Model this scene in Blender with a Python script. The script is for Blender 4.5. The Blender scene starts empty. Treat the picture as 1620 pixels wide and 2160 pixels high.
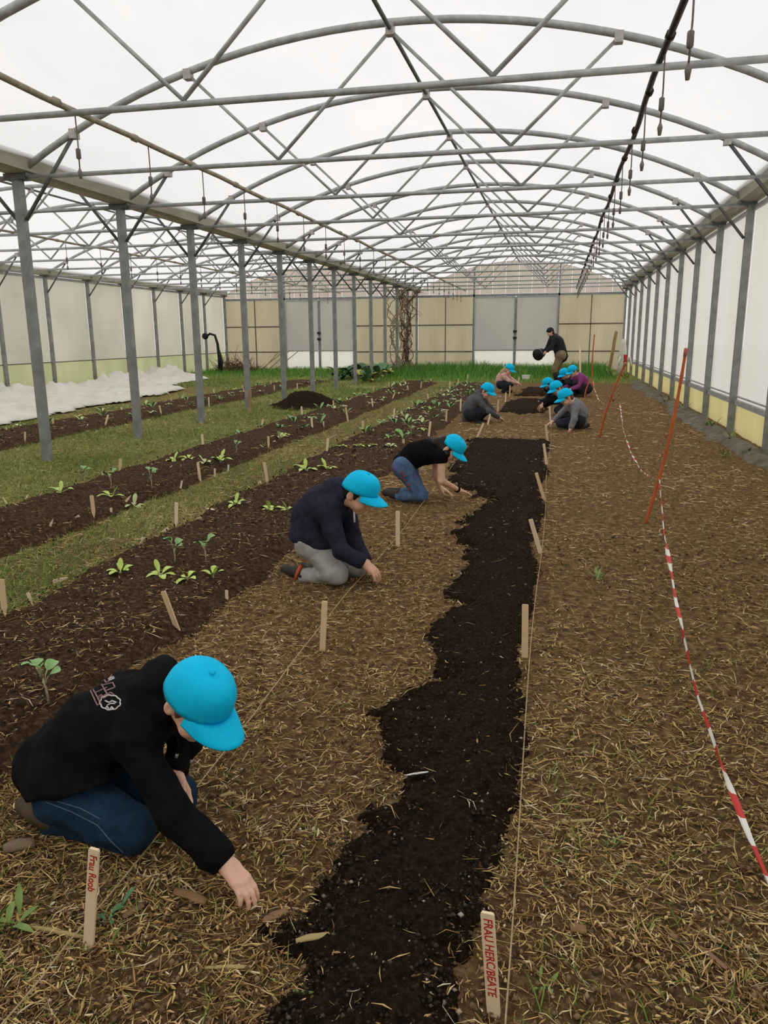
import bpy, math, random
import numpy as np
from mathutils import Vector, Matrix
from mathutils.bvhtree import BVHTree

random.seed(7)
rng = np.random.default_rng(11)
scene = bpy.context.scene
COL = scene.collection

# ------------------------------------------------------------------ camera
F_PX, CX, CY, CAM_H = 1617.0, 810.0, 1080.0, 1.5
_R = np.array([[0.976, 0.2175, -0.0075], [0.0417, -0.2208, -0.9744], [-0.2136, 0.9508, -0.2246]])
_u, _s, _vt = np.linalg.svd(_R)
_R = _u @ _vt                                    # world -> (right, down, forward)
CAM = np.array([0.0, 0.0, CAM_H])
cam_data = bpy.data.cameras.new('camera')
cam_data.sensor_fit = 'VERTICAL'
cam_data.sensor_height = 36.0
cam_data.lens = F_PX / 2160.0 * 36.0
cam_data.clip_start = 0.05
cam_data.clip_end = 300
cam = bpy.data.objects.new('camera', cam_data)
COL.objects.link(cam)
_m = Matrix.Identity(4)
for i in range(3):
    _m[i][0] = _R[0][i]
    _m[i][1] = -_R[1][i]
    _m[i][2] = -_R[2][i]
    _m[i][3] = CAM[i]
cam.matrix_world = _m
scene.camera = cam

# ------------------------------------------------------------------ sky and exposure
world = bpy.data.worlds.new('overcast_sky')
scene.world = world
world.use_nodes = True
_bg = world.node_tree.nodes['Background']
_bg.inputs[0].default_value = (1.0, 0.985, 0.975, 1)
_bg.inputs[1].default_value = 0.79
scene.view_settings.view_transform = 'Standard'
scene.view_settings.look = 'None'
scene.view_settings.exposure = 0.66
scene.view_settings.gamma = 1.0
scene.view_settings.use_curve_mapping = False
scene.cycles.use_denoising = True
scene.cycles.diffuse_bounces = 5
scene.cycles.max_bounces = 12

# ------------------------------------------------------------------ measuring helpers
def ray(u, v):
    return _R.T @ np.array([u - CX, v - CY, F_PX])
def at(u, v, y):
    d = ray(u, v)
    return CAM + d * (y / d[1])
def gp(u, v, z=0.0):
    d = ray(u, v)
    return CAM + d * ((z - CAM_H) / d[2])
def V3(*a):
    return np.array(a, float)
def unit(a):
    a = np.asarray(a, float)
    return a / max(1e-9, np.linalg.norm(a))

# ------------------------------------------------------------------ noise
_TAB = np.random.default_rng(5).random((256, 256)).astype(np.float32)
def vn(x, y):
    xi = np.floor(x).astype(int); yi = np.floor(y).astype(int)
    fx = x - xi; fy = y - yi
    fx = fx * fx * (3 - 2 * fx); fy = fy * fy * (3 - 2 * fy)
    a = _TAB[xi & 255, yi & 255]; b = _TAB[(xi + 1) & 255, yi & 255]
    c = _TAB[xi & 255, (yi + 1) & 255]; d = _TAB[(xi + 1) & 255, (yi + 1) & 255]
    return (a * (1 - fx) + b * fx) * (1 - fy) + (c * (1 - fx) + d * fx) * fy
def fbm(x, y, freq, octv=4, seed=0.0, gain=0.5):
    x = np.asarray(x, float); y = np.asarray(y, float)
    s = np.zeros(np.broadcast(x, y).shape); a = 1.0; t = 0.0
    for o in range(octv):
        s = s + a * (vn(x * freq + 17.3 * o + seed, y * freq + 9.1 * o + seed * 1.7) - 0.5)
        t += a; a *= gain; freq *= 2.03
    return s / t * 2
def sstep(a, b, x):
    t = np.clip((x - a) / (b - a), 0, 1)
    return t * t * (3 - 2 * t)

# ------------------------------------------------------------------ mesh helpers
def raw_mesh(name, verts, faces, smooth=False):
    me = bpy.data.meshes.new(name)
    verts = np.asarray(verts, np.float32).reshape(-1, 3)
    faces = np.asarray(faces, np.int32)
    nf, k = faces.shape
    me.vertices.add(len(verts)); me.vertices.foreach_set('co', verts.ravel())
    me.loops.add(nf * k); me.loops.foreach_set('vertex_index', faces.ravel())
    me.polygons.add(nf)
    me.polygons.foreach_set('loop_start', np.arange(0, nf * k, k, dtype=np.int32))
    me.polygons.foreach_set('loop_total', np.full(nf, k, np.int32))
    if smooth:
        me.polygons.foreach_set('use_smooth', np.ones(nf, bool))
    me.update(calc_edges=True)
    return me
class MB:
    def __init__(s):
        s.v = []; s.f = []
    def add(s, vs, fs):
        n = len(s.v)
        s.v.extend([tuple(map(float, p)) for p in vs])
        s.f.extend([tuple(i + n for i in f) for f in fs])
        return s
    def box(s, c, size, rot=None):
        c = np.asarray(c, float); h = np.asarray(size, float) / 2
        vs = []
        for z in (-1, 1):
            for y in (-1, 1):
                for x in (-1, 1):
                    p = np.array([x, y, z]) * h
                    if rot is not None: p = rot @ p
                    vs.append(c + p)
        return s.add(vs, [(0, 2, 3, 1), (4, 5, 7, 6), (0, 1, 5, 4), (2, 6, 7, 3), (0, 4, 6, 2), (1, 3, 7, 5)])
    def tube(s, pts, r, n=8, cap=True):
        pts = [np.asarray(p, float) for p in pts]
        m = len(pts)
        rs = r if hasattr(r, '__len__') else [r] * m
        vs = []; prev = None
        for i, p in enumerate(pts):
            t = unit(pts[min(i + 1, m - 1)] - pts[max(i - 1, 0)])
            if prev is None:
                a = np.array([0, 0, 1.0]) if abs(t[2]) < 0.9 else np.array([1.0, 0, 0])
                nrm = unit(np.cross(t, a))
            else:
                nrm = unit(prev - t * prev.dot(t))
            prev = nrm; b = np.cross(t, nrm)
            for k in range(n):
                an = 2 * math.pi * k / n
                vs.append(p + rs[i] * (math.cos(an) * nrm + math.sin(an) * b))
        fs = []
        for i in range(m - 1):
            for k in range(n):
                k2 = (k + 1) % n
                fs.append((i * n + k, i * n + k2, (i + 1) * n + k2, (i + 1) * n + k))
        if cap:
            fs.append(tuple(range(n))[::-1]); fs.append(tuple((m - 1) * n + k for k in range(n)))
        return s.add(vs, fs)
    def ball(s, c, r, nu=8, nv=5, rot=None):
        r = np.ones(3) * r if not hasattr(r, '__len__') else np.asarray(r, float)
        vs = []; c = np.asarray(c, float)
        def pt(a, b):
            p = np.array([math.cos(a) * math.cos(b), math.sin(a) * math.cos(b), math.sin(b)]) * r
            return c + (rot @ p if rot is not None else p)
        for j in range(nv):
            b = -math.pi / 2 + math.pi * (j + 1) / (nv + 1)
            for i in range(nu): vs.append(pt(2 * math.pi * i / nu, b))
        vs.append(pt(0, -math.pi / 2)); vs.append(pt(0, math.pi / 2))
        fs = []
        for j in range(nv - 1):
            for i in range(nu):
                i2 = (i + 1) % nu
                fs.append((j * nu + i, j * nu + i2, (j + 1) * nu + i2, (j + 1) * nu + i))
        for i in range(nu):
            fs.append((nu * nv, (i + 1) % nu, i)); fs.append((nu * nv + 1, (nv - 1) * nu + i, (nv - 1) * nu + (i + 1) % nu))
        return s.add(vs, fs)
    def mesh(s, name, smooth=False):
        me = bpy.data.meshes.new(name)
        me.from_pydata(s.v, [], s.f)
        if smooth:
            me.polygons.foreach_set('use_smooth', np.ones(len(me.polygons), bool))
        me.update()
        return me
    def build(s, name, mt, parent=None, smooth=False):
        return link(name, s.mesh(name, smooth), mt, parent)
def link(name, me, mt=None, parent=None, loc=None):
    o = bpy.data.objects.new(name, me)
    COL.objects.link(o)
    if mt is not None and len(me.materials) == 0:
        for x in (mt if isinstance(mt, (list, tuple)) else [mt]): me.materials.append(x)
    if parent is not None: o.parent = parent
    if loc is not None: o.location = tuple(map(float, loc))
    return o
def empty(name, loc=(0, 0, 0), rz=0.0):
    o = bpy.data.objects.new(name, None)
    COL.objects.link(o)
    o.empty_display_size = 0.1
    o.location = tuple(map(float, loc)); o.rotation_euler = (0, 0, rz)
    return o
def tag(o, label=None, cat=None, group=None, kind=None):
    if label: o['label'] = label
    if cat: o['category'] = cat
    if group: o['group'] = group
    if kind: o['kind'] = kind
    return o
def copy_tree(o, parent=None):
    c = o.copy(); COL.objects.link(c); c.parent = parent
    for ch in list(o.children): copy_tree(ch, c)
    return c
def attr(me, name, vals):
    a = me.attributes.new(name, 'FLOAT', 'POINT')
    a.data.foreach_set('value', np.asarray(vals, np.float32))

# ------------------------------------------------------------------ materials
MATS = {}
def ramp(nt, fac, stops):
    r = nt.nodes.new('ShaderNodeValToRGB')
    e = r.color_ramp.elements
    while len(e) < len(stops): e.new(0.5)
    for i, (p, c) in enumerate(stops):
        e[i].position = p; e[i].color = (*c, 1)
    nt.links.new(fac, r.inputs[0])
    return r.outputs[0]
def noise_node(nt, scale, detail=4, rough=0.6, stretch=None):
    tc = nt.nodes.new('ShaderNodeTexCoord')
    n = nt.nodes.new('ShaderNodeTexNoise')
    n.inputs['Scale'].default_value = scale; n.inputs['Detail'].default_value = detail; n.inputs['Roughness'].default_value = rough
    if stretch:
        mp = nt.nodes.new('ShaderNodeMapping'); mp.inputs['Scale'].default_value = stretch
        nt.links.new(tc.outputs['Object'], mp.inputs[0]); nt.links.new(mp.outputs[0], n.inputs[0])
    else:
        nt.links.new(tc.outputs['Object'], n.inputs[0])
    return n.outputs[0]
def new_mat(name):
    m = bpy.data.materials.new(name); m.use_nodes = True
    nt = m.node_tree
    b = nt.nodes['Principled BSDF']
    MATS[name] = m
    return m, nt, b
def mat(name, c1, c2=None, scale=20, rough=0.7, metal=0.0, bump=0.0, bscale=None, stretch=None, spec=0.3, lo=0.35, hi=0.65, detail=4):
    m, nt, b = new_mat(name)
    b.inputs['Roughness'].default_value = rough; b.inputs['Metallic'].default_value = metal
    b.inputs['Specular IOR Level'].default_value = spec
    c2 = c2 or tuple(x * 0.75 for x in c1)
    n = noise_node(nt, scale, detail, 0.6, stretch)
    nt.links.new(ramp(nt, n, [(lo, c2), (hi, c1)]), b.inputs['Base Color'])
    if bump:
        bn = nt.nodes.new('ShaderNodeBump'); bn.inputs['Strength'].default_value = bump; bn.inputs['Distance'].default_value = 0.01
        nt.links.new(noise_node(nt, bscale or scale * 3, 6, 0.7, stretch), bn.inputs['Height']); nt.links.new(bn.outputs[0], b.inputs['Normal'])
    return m
def attr_mat(name, stops, rough=0.8, aname='rnd', trans=0.0):
    m, nt, b = new_mat(name)
    a = nt.nodes.new('ShaderNodeAttribute'); a.attribute_name = aname
    c = ramp(nt, a.outputs['Fac'], stops)
    nt.links.new(c, b.inputs['Base Color'])
    b.inputs['Roughness'].default_value = rough; b.inputs['Specular IOR Level'].default_value = 0.2
    return m
def film_mat(name, c1, c2, transp, scale=1.5, stretch=(1, 1, 1), rib=None, lo=0.3, hi=0.7, glossy=0.0):
    """plastic sheeting: light scatters through it and a part passes straight."""
    m, nt, b = new_mat(name)
    out = nt.nodes['Material Output']
    nt.nodes.remove(b)
    n = noise_node(nt, scale, 5, 0.6, stretch)
    col = ramp(nt, n, [(lo, c2), (hi, c1)])
    if rib:
        tc = nt.nodes.new('ShaderNodeTexCoord'); w = nt.nodes.new('ShaderNodeTexWave')
        w.bands_direction = rib[0]; w.inputs['Scale'].default_value = rib[1]; w.inputs['Distortion'].default_value = 0.6
        w.inputs['Detail'].default_value = 2
        nt.links.new(tc.outputs['Object'], w.inputs[0])
        mx = nt.nodes.new('ShaderNodeMix'); mx.data_type = 'RGBA'; mx.blend_type = 'MULTIPLY'; mx.inputs[0].default_value = 1.0
        nt.links.new(col, mx.inputs[6])
        nt.links.new(ramp(nt, w.outputs[0], [(0.15, (rib[2],) * 3), (0.6, (1, 1, 1))]), mx.inputs[7])
        col = mx.outputs[2]
    tl = nt.nodes.new('ShaderNodeBsdfTranslucent'); df = nt.nodes.new('ShaderNodeBsdfDiffuse'); tp = nt.nodes.new('ShaderNodeBsdfTransparent')
    nt.links.new(col, tl.inputs[0]); nt.links.new(col, df.inputs[0]); nt.links.new(col, tp.inputs[0])
    m1 = nt.nodes.new('ShaderNodeMixShader'); m1.inputs[0].default_value = 0.16
    nt.links.new(tl.outputs[0], m1.inputs[1]); nt.links.new(df.outputs[0], m1.inputs[2])
    m2 = nt.nodes.new('ShaderNodeMixShader'); m2.inputs[0].default_value = transp
    nt.links.new(m1.outputs[0], m2.inputs[1]); nt.links.new(tp.outputs[0], m2.inputs[2])
    nt.links.new(m2.outputs[0], out.inputs['Surface'])
    return m

STEEL = mat('galvanised_steel', (0.50, 0.52, 0.51), (0.34, 0.36, 0.355), 9, 0.5, 0.25, spec=0.4)
STEEL_POST = mat('grey_painted_steel', (0.33, 0.345, 0.34), (0.22, 0.23, 0.23), 6, 0.55, 0.1)
STEEL_DARK = mat('weathered_steel', (0.17, 0.18, 0.18), (0.10, 0.105, 0.105), 9, 0.55, 0.2)
CLAMP = mat('zinc_clamp', (0.52, 0.49, 0.46), (0.38, 0.36, 0.34), 20, 0.5, 0.2)
GUTTER = mat('gutter_sheet', (0.50, 0.47, 0.38), (0.30, 0.28, 0.22), 3, 0.6, 0.0, stretch=(1, 0.25, 1))
PIPE_TAN = mat('aged_pvc', (0.42, 0.37, 0.26), (0.24, 0.21, 0.15), 10, 0.6)
PIPE_BLACK = mat('black_pipe', (0.03, 0.026, 0.024), (0.014, 0.012, 0.012), 15, 0.5)
NOZZLE = mat('nozzle_plastic', (0.22, 0.20, 0.17), (0.14, 0.12, 0.1), 30, 0.5)
FILM = film_mat('roof_film', (0.89, 0.875, 0.875), (0.77, 0.785, 0.785), 0.25, 0.55, (1, 0.35, 1))
WALL_FILM = film_mat('wall_film', (0.85, 0.83, 0.77), (0.70, 0.69, 0.62), 0.12, 0.6, (0.6, 0.6, 0.25))
POLY_R = film_mat('ribbed_sheet_white', (0.97, 0.96, 0.94), (0.93, 0.92, 0.88), 0.2, 1.1, (1, 1, 0.2), ('Y', 9.0, 0.93))
POLY_LOW = film_mat('ribbed_sheet_yellowed', (0.92, 0.87, 0.62), (0.84, 0.79, 0.52), 0.10, 1.5, (1, 1, 0.3), ('Y', 9.0, 0.9))
POLY_SKIRT = film_mat('skirt_sheet_greenish', (0.80, 0.80, 0.62), (0.68, 0.69, 0.50), 0.14, 1.2, (1, 1, 0.4))
POLY_END = film_mat('ribbed_sheet_beige', (0.80, 0.755, 0.63), (0.69, 0.65, 0.53), 0.08, 1.0, (1, 1, 0.2), ('X', 5.0, 0.82))
POLY_GABLE = film_mat('gable_sheet', (0.86, 0.80, 0.75), (0.76, 0.70, 0.65), 0.09, 1.0, (1, 1, 0.4), ('X', 4.0, 0.9))
POLY_DOOR = film_mat('door_sheet', (0.72, 0.705, 0.66), (0.62, 0.615, 0.585), 0.09, 0.8, (1, 1, 0.5), ('X', 5.0, 0.92))
KICK = film_mat('white_board', (0.99, 0.98, 0.94), (0.94, 0.93, 0.88), 0.05, 1.5)
RUST = mat('rail_brown', (0.20, 0.17, 0.12), (0.11, 0.09, 0.06), 5, 0.6)
WOOD = mat('stake_wood', (0.86, 0.66, 0.42), (0.74, 0.53, 0.31), 14, 0.75, stretch=(1, 1, 0.15), bump=0.2)
WOOD_PALE = mat('stake_wood_pale', (0.93, 0.78, 0.56), (0.85, 0.67, 0.45), 14, 0.75, stretch=(1, 1, 0.15))
WOOD_OLD = mat('stake_wood_weathered', (0.46, 0.30, 0.15), (0.30, 0.18, 0.09), 14, 0.8, stretch=(1, 1, 0.15))
INK = mat('red_ink', (0.55, 0.045, 0.03), (0.42, 0.03, 0.02), 30, 0.6)
WHITE_TAG = mat('white_plastic_tag', (0.8, 0.79, 0.75), (0.7, 0.69, 0.66), 10, 0.5)
# ================================================================== greenhouse structure
X0, X1, X2 = -15.25, -6.17, 2.63
YB, SP, NF = 8.33, 2.17, 12
YE = YB + SP * NF
YFRONT = YB - 6 * SP
GZ = 3.30                       # tie / gutter level
APEX = 4.53
def ky(k): return YB + SP * k
ORD = ['first', 'second', 'third', 'fourth', 'fifth', 'sixth', 'seventh', 'eighth', 'ninth', 'tenth', 'eleventh', 'twelfth', 'thirteenth', 'fourteenth', 'fifteenth']
def arch_z(dx, half):
    sag = APEX - 3.33
    R = (half * half + sag * sag) / (2 * sag)
    return APEX - R + math.sqrt(max(0, R * R - dx * dx))

# ---- walls
def sheet(name, p00, p10, p11, p01, mt, parent, nu=2, nv=2, wob=0.0, thick=0.008, nrm=(1, 0, 0)):
    """a thin solid sheet spanned by four corners, optionally uneven"""
    p00, p10, p11, p01 = [np.asarray(p, float) for p in (p00, p10, p11, p01)]
    nrm = np.asarray(nrm, float)
    vs = []
    for side in (0, 1):
        for j in range(nv):
            for i in range(nu):
                a = i / (nu - 1); b = j / (nv - 1)
                p = (p00 * (1 - a) + p10 * a) * (1 - b) + (p01 * (1 - a) + p11 * a) * b
                w = wob * math.sin(math.pi * a) * math.sin(math.pi * b) * (1 + 0.6 * math.sin(7 * b + p00[1]))
                vs.append(p + nrm * (w + side * thick))
    fs = []; n = nu * nv
    for j in range(nv - 1):
        for i in range(nu - 1):
            q = (j * nu + i, j * nu + i + 1, (j + 1) * nu + i + 1, (j + 1) * nu + i)
            fs.append(q); fs.append(tuple(n + x for x in q[::-1]))
    rim = [i for i in range(nu)] + [j * nu + nu - 1 for j in range(1, nv)] + [(nv - 1) * nu + i for i in range(nu - 2, -1, -1)] + [j * nu for j in range(nv - 2, 0, -1)]
    for a, b in zip(rim, rim[1:] + rim[:1]): fs.append((b, a, a + n, b + n))
    return MB().add(vs, fs).build(name, mt, parent, smooth=(wob > 0))

wall_right = tag(empty('wall_right', (X2, 0, 0)), 'right side wall of ribbed translucent sheets above a yellowed skirt', kind='structure')
for k in range(-6, NF):
    a, b = ky(k) + 0.03, ky(k + 1) - 0.03
    sheet('upper_panel', (0.07, a, 0.50), (0.07, b, 0.50), (0.07, b, 3.33), (0.07, a, 3.33), POLY_R, wall_right)
    sheet('lower_panel', (0.07, a, -0.05), (0.07, b, -0.05), (0.07, b, 0.44), (0.07, a, 0.44), POLY_LOW, wall_right)
MB().box((0.03, (YFRONT + YE) / 2, 0.47), (0.05, YE - YFRONT, 0.075)).build('rail', STEEL, wall_right)
MB().box((0.03, (YFRONT + YE) / 2, 0.56), (0.03, YE - YFRONT, 0.02)).build('rail', STEEL, wall_right)
MB().box((0.05, (YFRONT + YE) / 2, 3.25), (0.04, YE - YFRONT, 0.06)).build('rail', STEEL, wall_right)
_pm = MB().box((0, 0, 1.65), (0.095, 0.095, 3.36)).mesh('post')
_pm2 = MB().box((0, 0, 1.60), (0.05, 0.06, 3.2)).mesh('slim_post')
for k in range(-6, NF + 1):
    link('post', _pm, STEEL_POST, wall_right, (0, ky(k), 0))

wall_left = tag(empty('wall_left', (X0, 0, 0)), 'far left side wall of greyish plastic film with a greenish skirt', kind='structure')
for k in range(-6, NF):
    a, b = ky(k) + 0.02, ky(k + 1) - 0.02
    sheet('film_panel', (-0.08, a, 0.75), (-0.08, b, 0.75), (-0.08, b, 3.33), (-0.08, a, 3.33), WALL_FILM, wall_left, 9, 11, -0.10, 0.006)
    sheet('skirt_panel', (-0.08, a, -0.05), (-0.08, b, -0.05), (-0.08, b, 0.74), (-0.08, a, 0.74), POLY_SKIRT, wall_left)
MB().box((-0.03, (YFRONT + YE) / 2, 0.76), (0.03, YE - YFRONT, 0.03)).build('rail', RUST, wall_left)
MB().box((-0.03, (YFRONT + YE) / 2, 3.28), (0.05, YE - YFRONT, 0.08)).build('rail', STEEL, wall_left)
for k in range(2, NF + 1):
    link('post', _pm, STEEL_POST, wall_left, (0, ky(k), 0))

wall_back = tag(empty('wall_back', (0, YE, 0)), 'beige ribbed end wall with two gables', kind='structure')
def endp(name, xa, xb, za, zb, mt, dy=0.04):
    return sheet(name, (xa, dy, za), (xb, dy, za), (xb, dy, zb), (xa, dy, zb), mt, wall_back, nrm=(0, 1, 0))
DA, DB = (-3.66, -0.07), (-12.30, -9.02)
for xa, xb in ((X0 + 0.03, DB[0]), (DB[1], X1 - 0.04), (X1 + 0.04, DA[0]), (DA[1], X2 - 0.03)):
    mid = (xa + xb) / 2
    for a, b in ((xa + 0.02, mid - 0.012), (mid + 0.012, xb - 0.02)):
        endp('panel', a, b, 1.93, 3.10, POLY_END); endp('panel', a, b, 0.79, 1.90, POLY_END); endp('panel', a, b, -0.05, 0.76, POLY_END)
    for z in (0.775, 1.915):
        MB().box(((xa + xb) / 2, 0.0, z), (xb - xa, 0.05, 0.055)).build('rail', RUST, wall_back)
MB().box(((X0 + X2) / 2, 0.0, 3.14), (X2 - X0, 0.07, 0.10)).build('cross_beam', STEEL_POST, wall_back)
for c, half in (((X0 + X1) / 2, (X1 - X0) / 2), ((X1 + X2) / 2, (X2 - X1) / 2)):
    n = 16
    for i in range(n):
        a = -half + 2 * half * i / n; b = -half + 2 * half * (i + 1) / n
        sheet('gable_panel', (c + a + 0.006, 0.05, 3.2), (c + b - 0.006, 0.05, 3.2), (c + b - 0.006, 0.05, max(3.24, arch_z(b, half) + 0.03)), (c + a + 0.006, 0.05, max(3.24, arch_z(a, half) + 0.03)), POLY_GABLE, wall_back, nrm=(0, 1, 0))
for x in DA + DB:
    c, half = ((X1 + X2) / 2, (X2 - X1) / 2) if x > X1 else ((X0 + X1) / 2, (X1 - X0) / 2)
    z = arch_z(x - c, half)
    MB().box((x, 0.0, z / 2), (0.07, 0.07, z)).build('mullion', STEEL_POST, wall_back)
for x in ((X1 + 0.04 + DA[0]) / 2, (DA[1] + X2 - 0.03) / 2, (DB[1] + X1 - 0.04) / 2, (X0 + 0.03 + DB[0]) / 2):
    MB().box((x, 0.0, 1.55), (0.04, 0.04, 3.1)).build('mullion', RUST, wall_back)

def double_door(n, x0, x1, label):
    d = tag(empty('door_%d' % n, ((x0 + x1) / 2, YE - 0.03, 0)), label, kind='structure')
    hw = (x1 - x0) / 2
    for s in (-1, 1):
        a, b = sorted((s * 0.03, s * (hw - 0.04)))
        sheet('door_leaf', (a, 0, 0.83), (b, 0, 0.83), (b, 0, 3.07), (a, 0, 3.07), POLY_DOOR, d, nrm=(0, 1, 0))
        MB().box(((a + b) / 2, 0.0, 0.42), (b - a, 0.02, 0.78)).build('kick_panel', KICK, d)
        for xx in (a, b): MB().box((xx, -0.01, 1.55), (0.05, 0.05, 3.04)).build('stile', STEEL, d)
        for zz in (0.83, 3.06): MB().box(((a + b) / 2, -0.01, zz), (b - a, 0.045, 0.05)).build('door_rail', STEEL, d)
    MB().box((0, -0.03, 1.55), (0.09, 0.04, 3.0)).build('cover_strip', STEEL_POST, d)
    MB().box((0.0, -0.08, 1.62), (0.16, 0.06, 0.10)).box((0, -0.09, 1.35), (0.16, 0.06, 0.10)).build('latch', PIPE_BLACK, d)
    MB().box((0.62, -0.02, 1.72), (0.24, 0.01, 0.14)).build('paper_notice', KICK, d)
    return d
double_door(1, DA[0], DA[1], 'translucent double door with white kick panels behind the standing adult')
double_door(2, DB[0], DB[1], 'translucent double door with white kick panels in the far left bay')

wall_front = tag(empty('wall_front', (0, YFRONT, 0)), 'ribbed end wall behind the photographer', kind='structure')
sheet('panel', (X0, 0, 0), (X2, 0, 0), (X2, 0, 3.3), (X0, 0, 3.3), POLY_END, wall_front, nrm=(0, 1, 0))

# ---- roof film
ceiling = tag(empty('ceiling', (0, 0, 0)), 'milky white plastic roof film stretched over the arches', kind='structure')
for c, half in (((X1 + X2) / 2, (X2 - X1) / 2), ((X0 + X1) / 2, (X1 - X0) / 2)):
    nx = 36; ny = (NF + 6) * 4 + 1
    xs = np.linspace(-half, half, nx); ys = np.linspace(YFRONT, YE + 0.1, ny)
    vs = []; fs = []
    for j in range(ny):
        ph = ((ys[j] - YB) / SP) % 1.0
        for i in range(nx):
            vs.append((c + xs[i], ys[j], arch_z(xs[i], half) + 0.055 - 0.03 * math.sin(math.pi * ph) ** 2 + (0.02 if i in (0, nx - 1) else 0)))
    for j in range(ny - 1):
        for i in range(nx - 1):
            fs.append((j * nx + i, j * nx + i + 1, (j + 1) * nx + i + 1, (j + 1) * nx + i))
    MB().add(vs, fs).build('film_sheet', FILM, ceiling, smooth=True)

# ---- gutters
def gutter(x, label):
    prof = [(-0.20, 0.20), (-0.17, 0.02), (-0.09, 0.0), (0.09, 0.0), (0.17, 0.02), (0.20, 0.20), (0.185, 0.20), (0.155, 0.035), (0.08, 0.015), (-0.08, 0.015), (-0.155, 0.035), (-0.185, 0.20)]
    L = YE - YFRONT; vs = []; fs = []; n = len(prof); m = 30
    for j in range(m):
        for px, pz in prof: vs.append((px, L * j / (m - 1), pz))
    for j in range(m - 1):
        for i in range(n):
            i2 = (i + 1) % n
            fs.append((j * n + i, (j + 1) * n + i, (j + 1) * n + i2, j * n + i2))
    fs.append(tuple(range(n))); fs.append(tuple((m - 1) * n + i for i in range(n))[::-1])
    g = tag(empty('rain_gutter', (x, YFRONT, GZ + 0.04)), label, 'gutter')
    MB().add(vs, fs).build('channel', GUTTER, g)
    jm = MB().box((0, 0, -0.02), (0.30, 0.10, 0.05)).mesh('joint_plate')
    for k in range(-6, NF + 1): link('joint_plate', jm, STEEL_DARK, g, (0, ky(k) - YFRONT, 0))
    return g
gutter(X1, 'long beige gutter on the central row of grey posts')
gutter(X2, 'long beige gutter along the top of the right wall')
gutter(X0, 'beige gutter along the top of the far left wall')

# ---- central posts
link('post', _pm, STEEL_POST, wall_back, (X1, 0, 0))
for k in range(0, NF):
    p = tag(empty('steel_post', (X1, ky(k), 0)), 'grey square steel post, %s of the central row from the camera' % ORD[k], 'post', 'central row of posts')
    link('shaft', _pm, STEEL_POST, p)
    MB().box((0, 0, GZ - 0.0), (0.26, 0.13, 0.06)).build('head_plate', STEEL_DARK, p)

# ---- trusses
def truss_meshes(half, tag_):
    T = {}
    n = 28
    pts = []
    for i in range(n + 1):
        dx = -half + 0.12 + (2 * half - 0.24) * i / n
        pts.append((dx, 0, arch_z(dx, half)))
    T['arch'] = MB().tube(pts, 0.038, 8).mesh('arch', True)
    T['tie_beam'] = MB().tube([(-half + 0.05, 0, GZ), (half - 0.05, 0, GZ)], 0.026, 8).mesh('tie_beam', True)
    for nm, a, b in (('d1', (-1.22, GZ + 0.03), (-2.2, arch_z(2.2, half) - 0.03)), ('d2', (-1.22, GZ + 0.03), (-0.03, APEX - 0.10)), ('d3', (1.22, GZ + 0.03), (0.03, APEX - 0.10)), ('d4', (1.22, GZ + 0.03), (2.2, arch_z(2.2, half) - 0.03))):
        T[nm] = MB().tube([(a[0], 0, a[1]), (b[0], 0, b[1])], 0.0185, 6).mesh('diagonal_strut', True)
    for nm, s in (('k1', -1), ('k2', 1)):
        T[nm] = MB().tube([(s * (half - 0.06), 0, 2.84), (s * (half - 0.78), 0, arch_z(half - 0.78, half) - 0.02)], 0.021, 6).mesh('knee_brace', True)
    for nm, x, z in (('c1', -2.2, arch_z(2.2, half) - 0.03), ('c2', 2.2, arch_z(2.2, half) - 0.03), ('c3', -(half - 0.78), arch_z(half - 0.78, half) - 0.02), ('c4', half - 0.78, arch_z(half - 0.78, half) - 0.02), ('c5', 0, APEX - 0.07)):
        T[nm] = MB().box((x, 0, z), (0.08, 0.09, 0.10)).mesh('clamp')
    return T
NAMES = dict(arch='arch', tie_beam='tie_beam', d1='diagonal_strut', d2='diagonal_strut', d3='diagonal_strut', d4='diagonal_strut', k1='knee_brace', k2='knee_brace', c1='clamp', c2='clamp', c3='clamp', c4='clamp', c5='clamp')
for bay, (c, half) in (('right', ((X1 + X2) / 2, (X2 - X1) / 2)), ('left', ((X0 + X1) / 2, (X1 - X0) / 2))):
    T = truss_meshes(half, bay)
    for k in range(-1 if bay == 'right' else 0, NF):
        t = tag(empty('roof_truss', (c, ky(k), 0)), 'arched grey tube truss of the %s bay, %s from the camera' % ('main' if bay == 'right' else 'far left', ORD[k + 1 if bay == 'right' else k]), 'truss', 'roof trusses of the %s bay' % ('main' if bay == 'right' else 'far left'))
        for nm, me in T.items():
            link(NAMES[nm], me, CLAMP if nm[0] == 'c' else (STEEL_DARK if nm[0] == 'k' else STEEL), t)
for c, lab in (((X1 + X2) / 2, 'dark ridge tube running under the arches of the main bay'), ((X0 + X1) / 2, 'dark ridge tube running under the arches of the far left bay')):
    tag(MB().tube([(c, YFRONT, APEX - 0.06), (c, YE, APEX - 0.06)], 0.022, 8).build('ridge_purlin', STEEL_DARK, None, True), lab, 'purlin')

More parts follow.
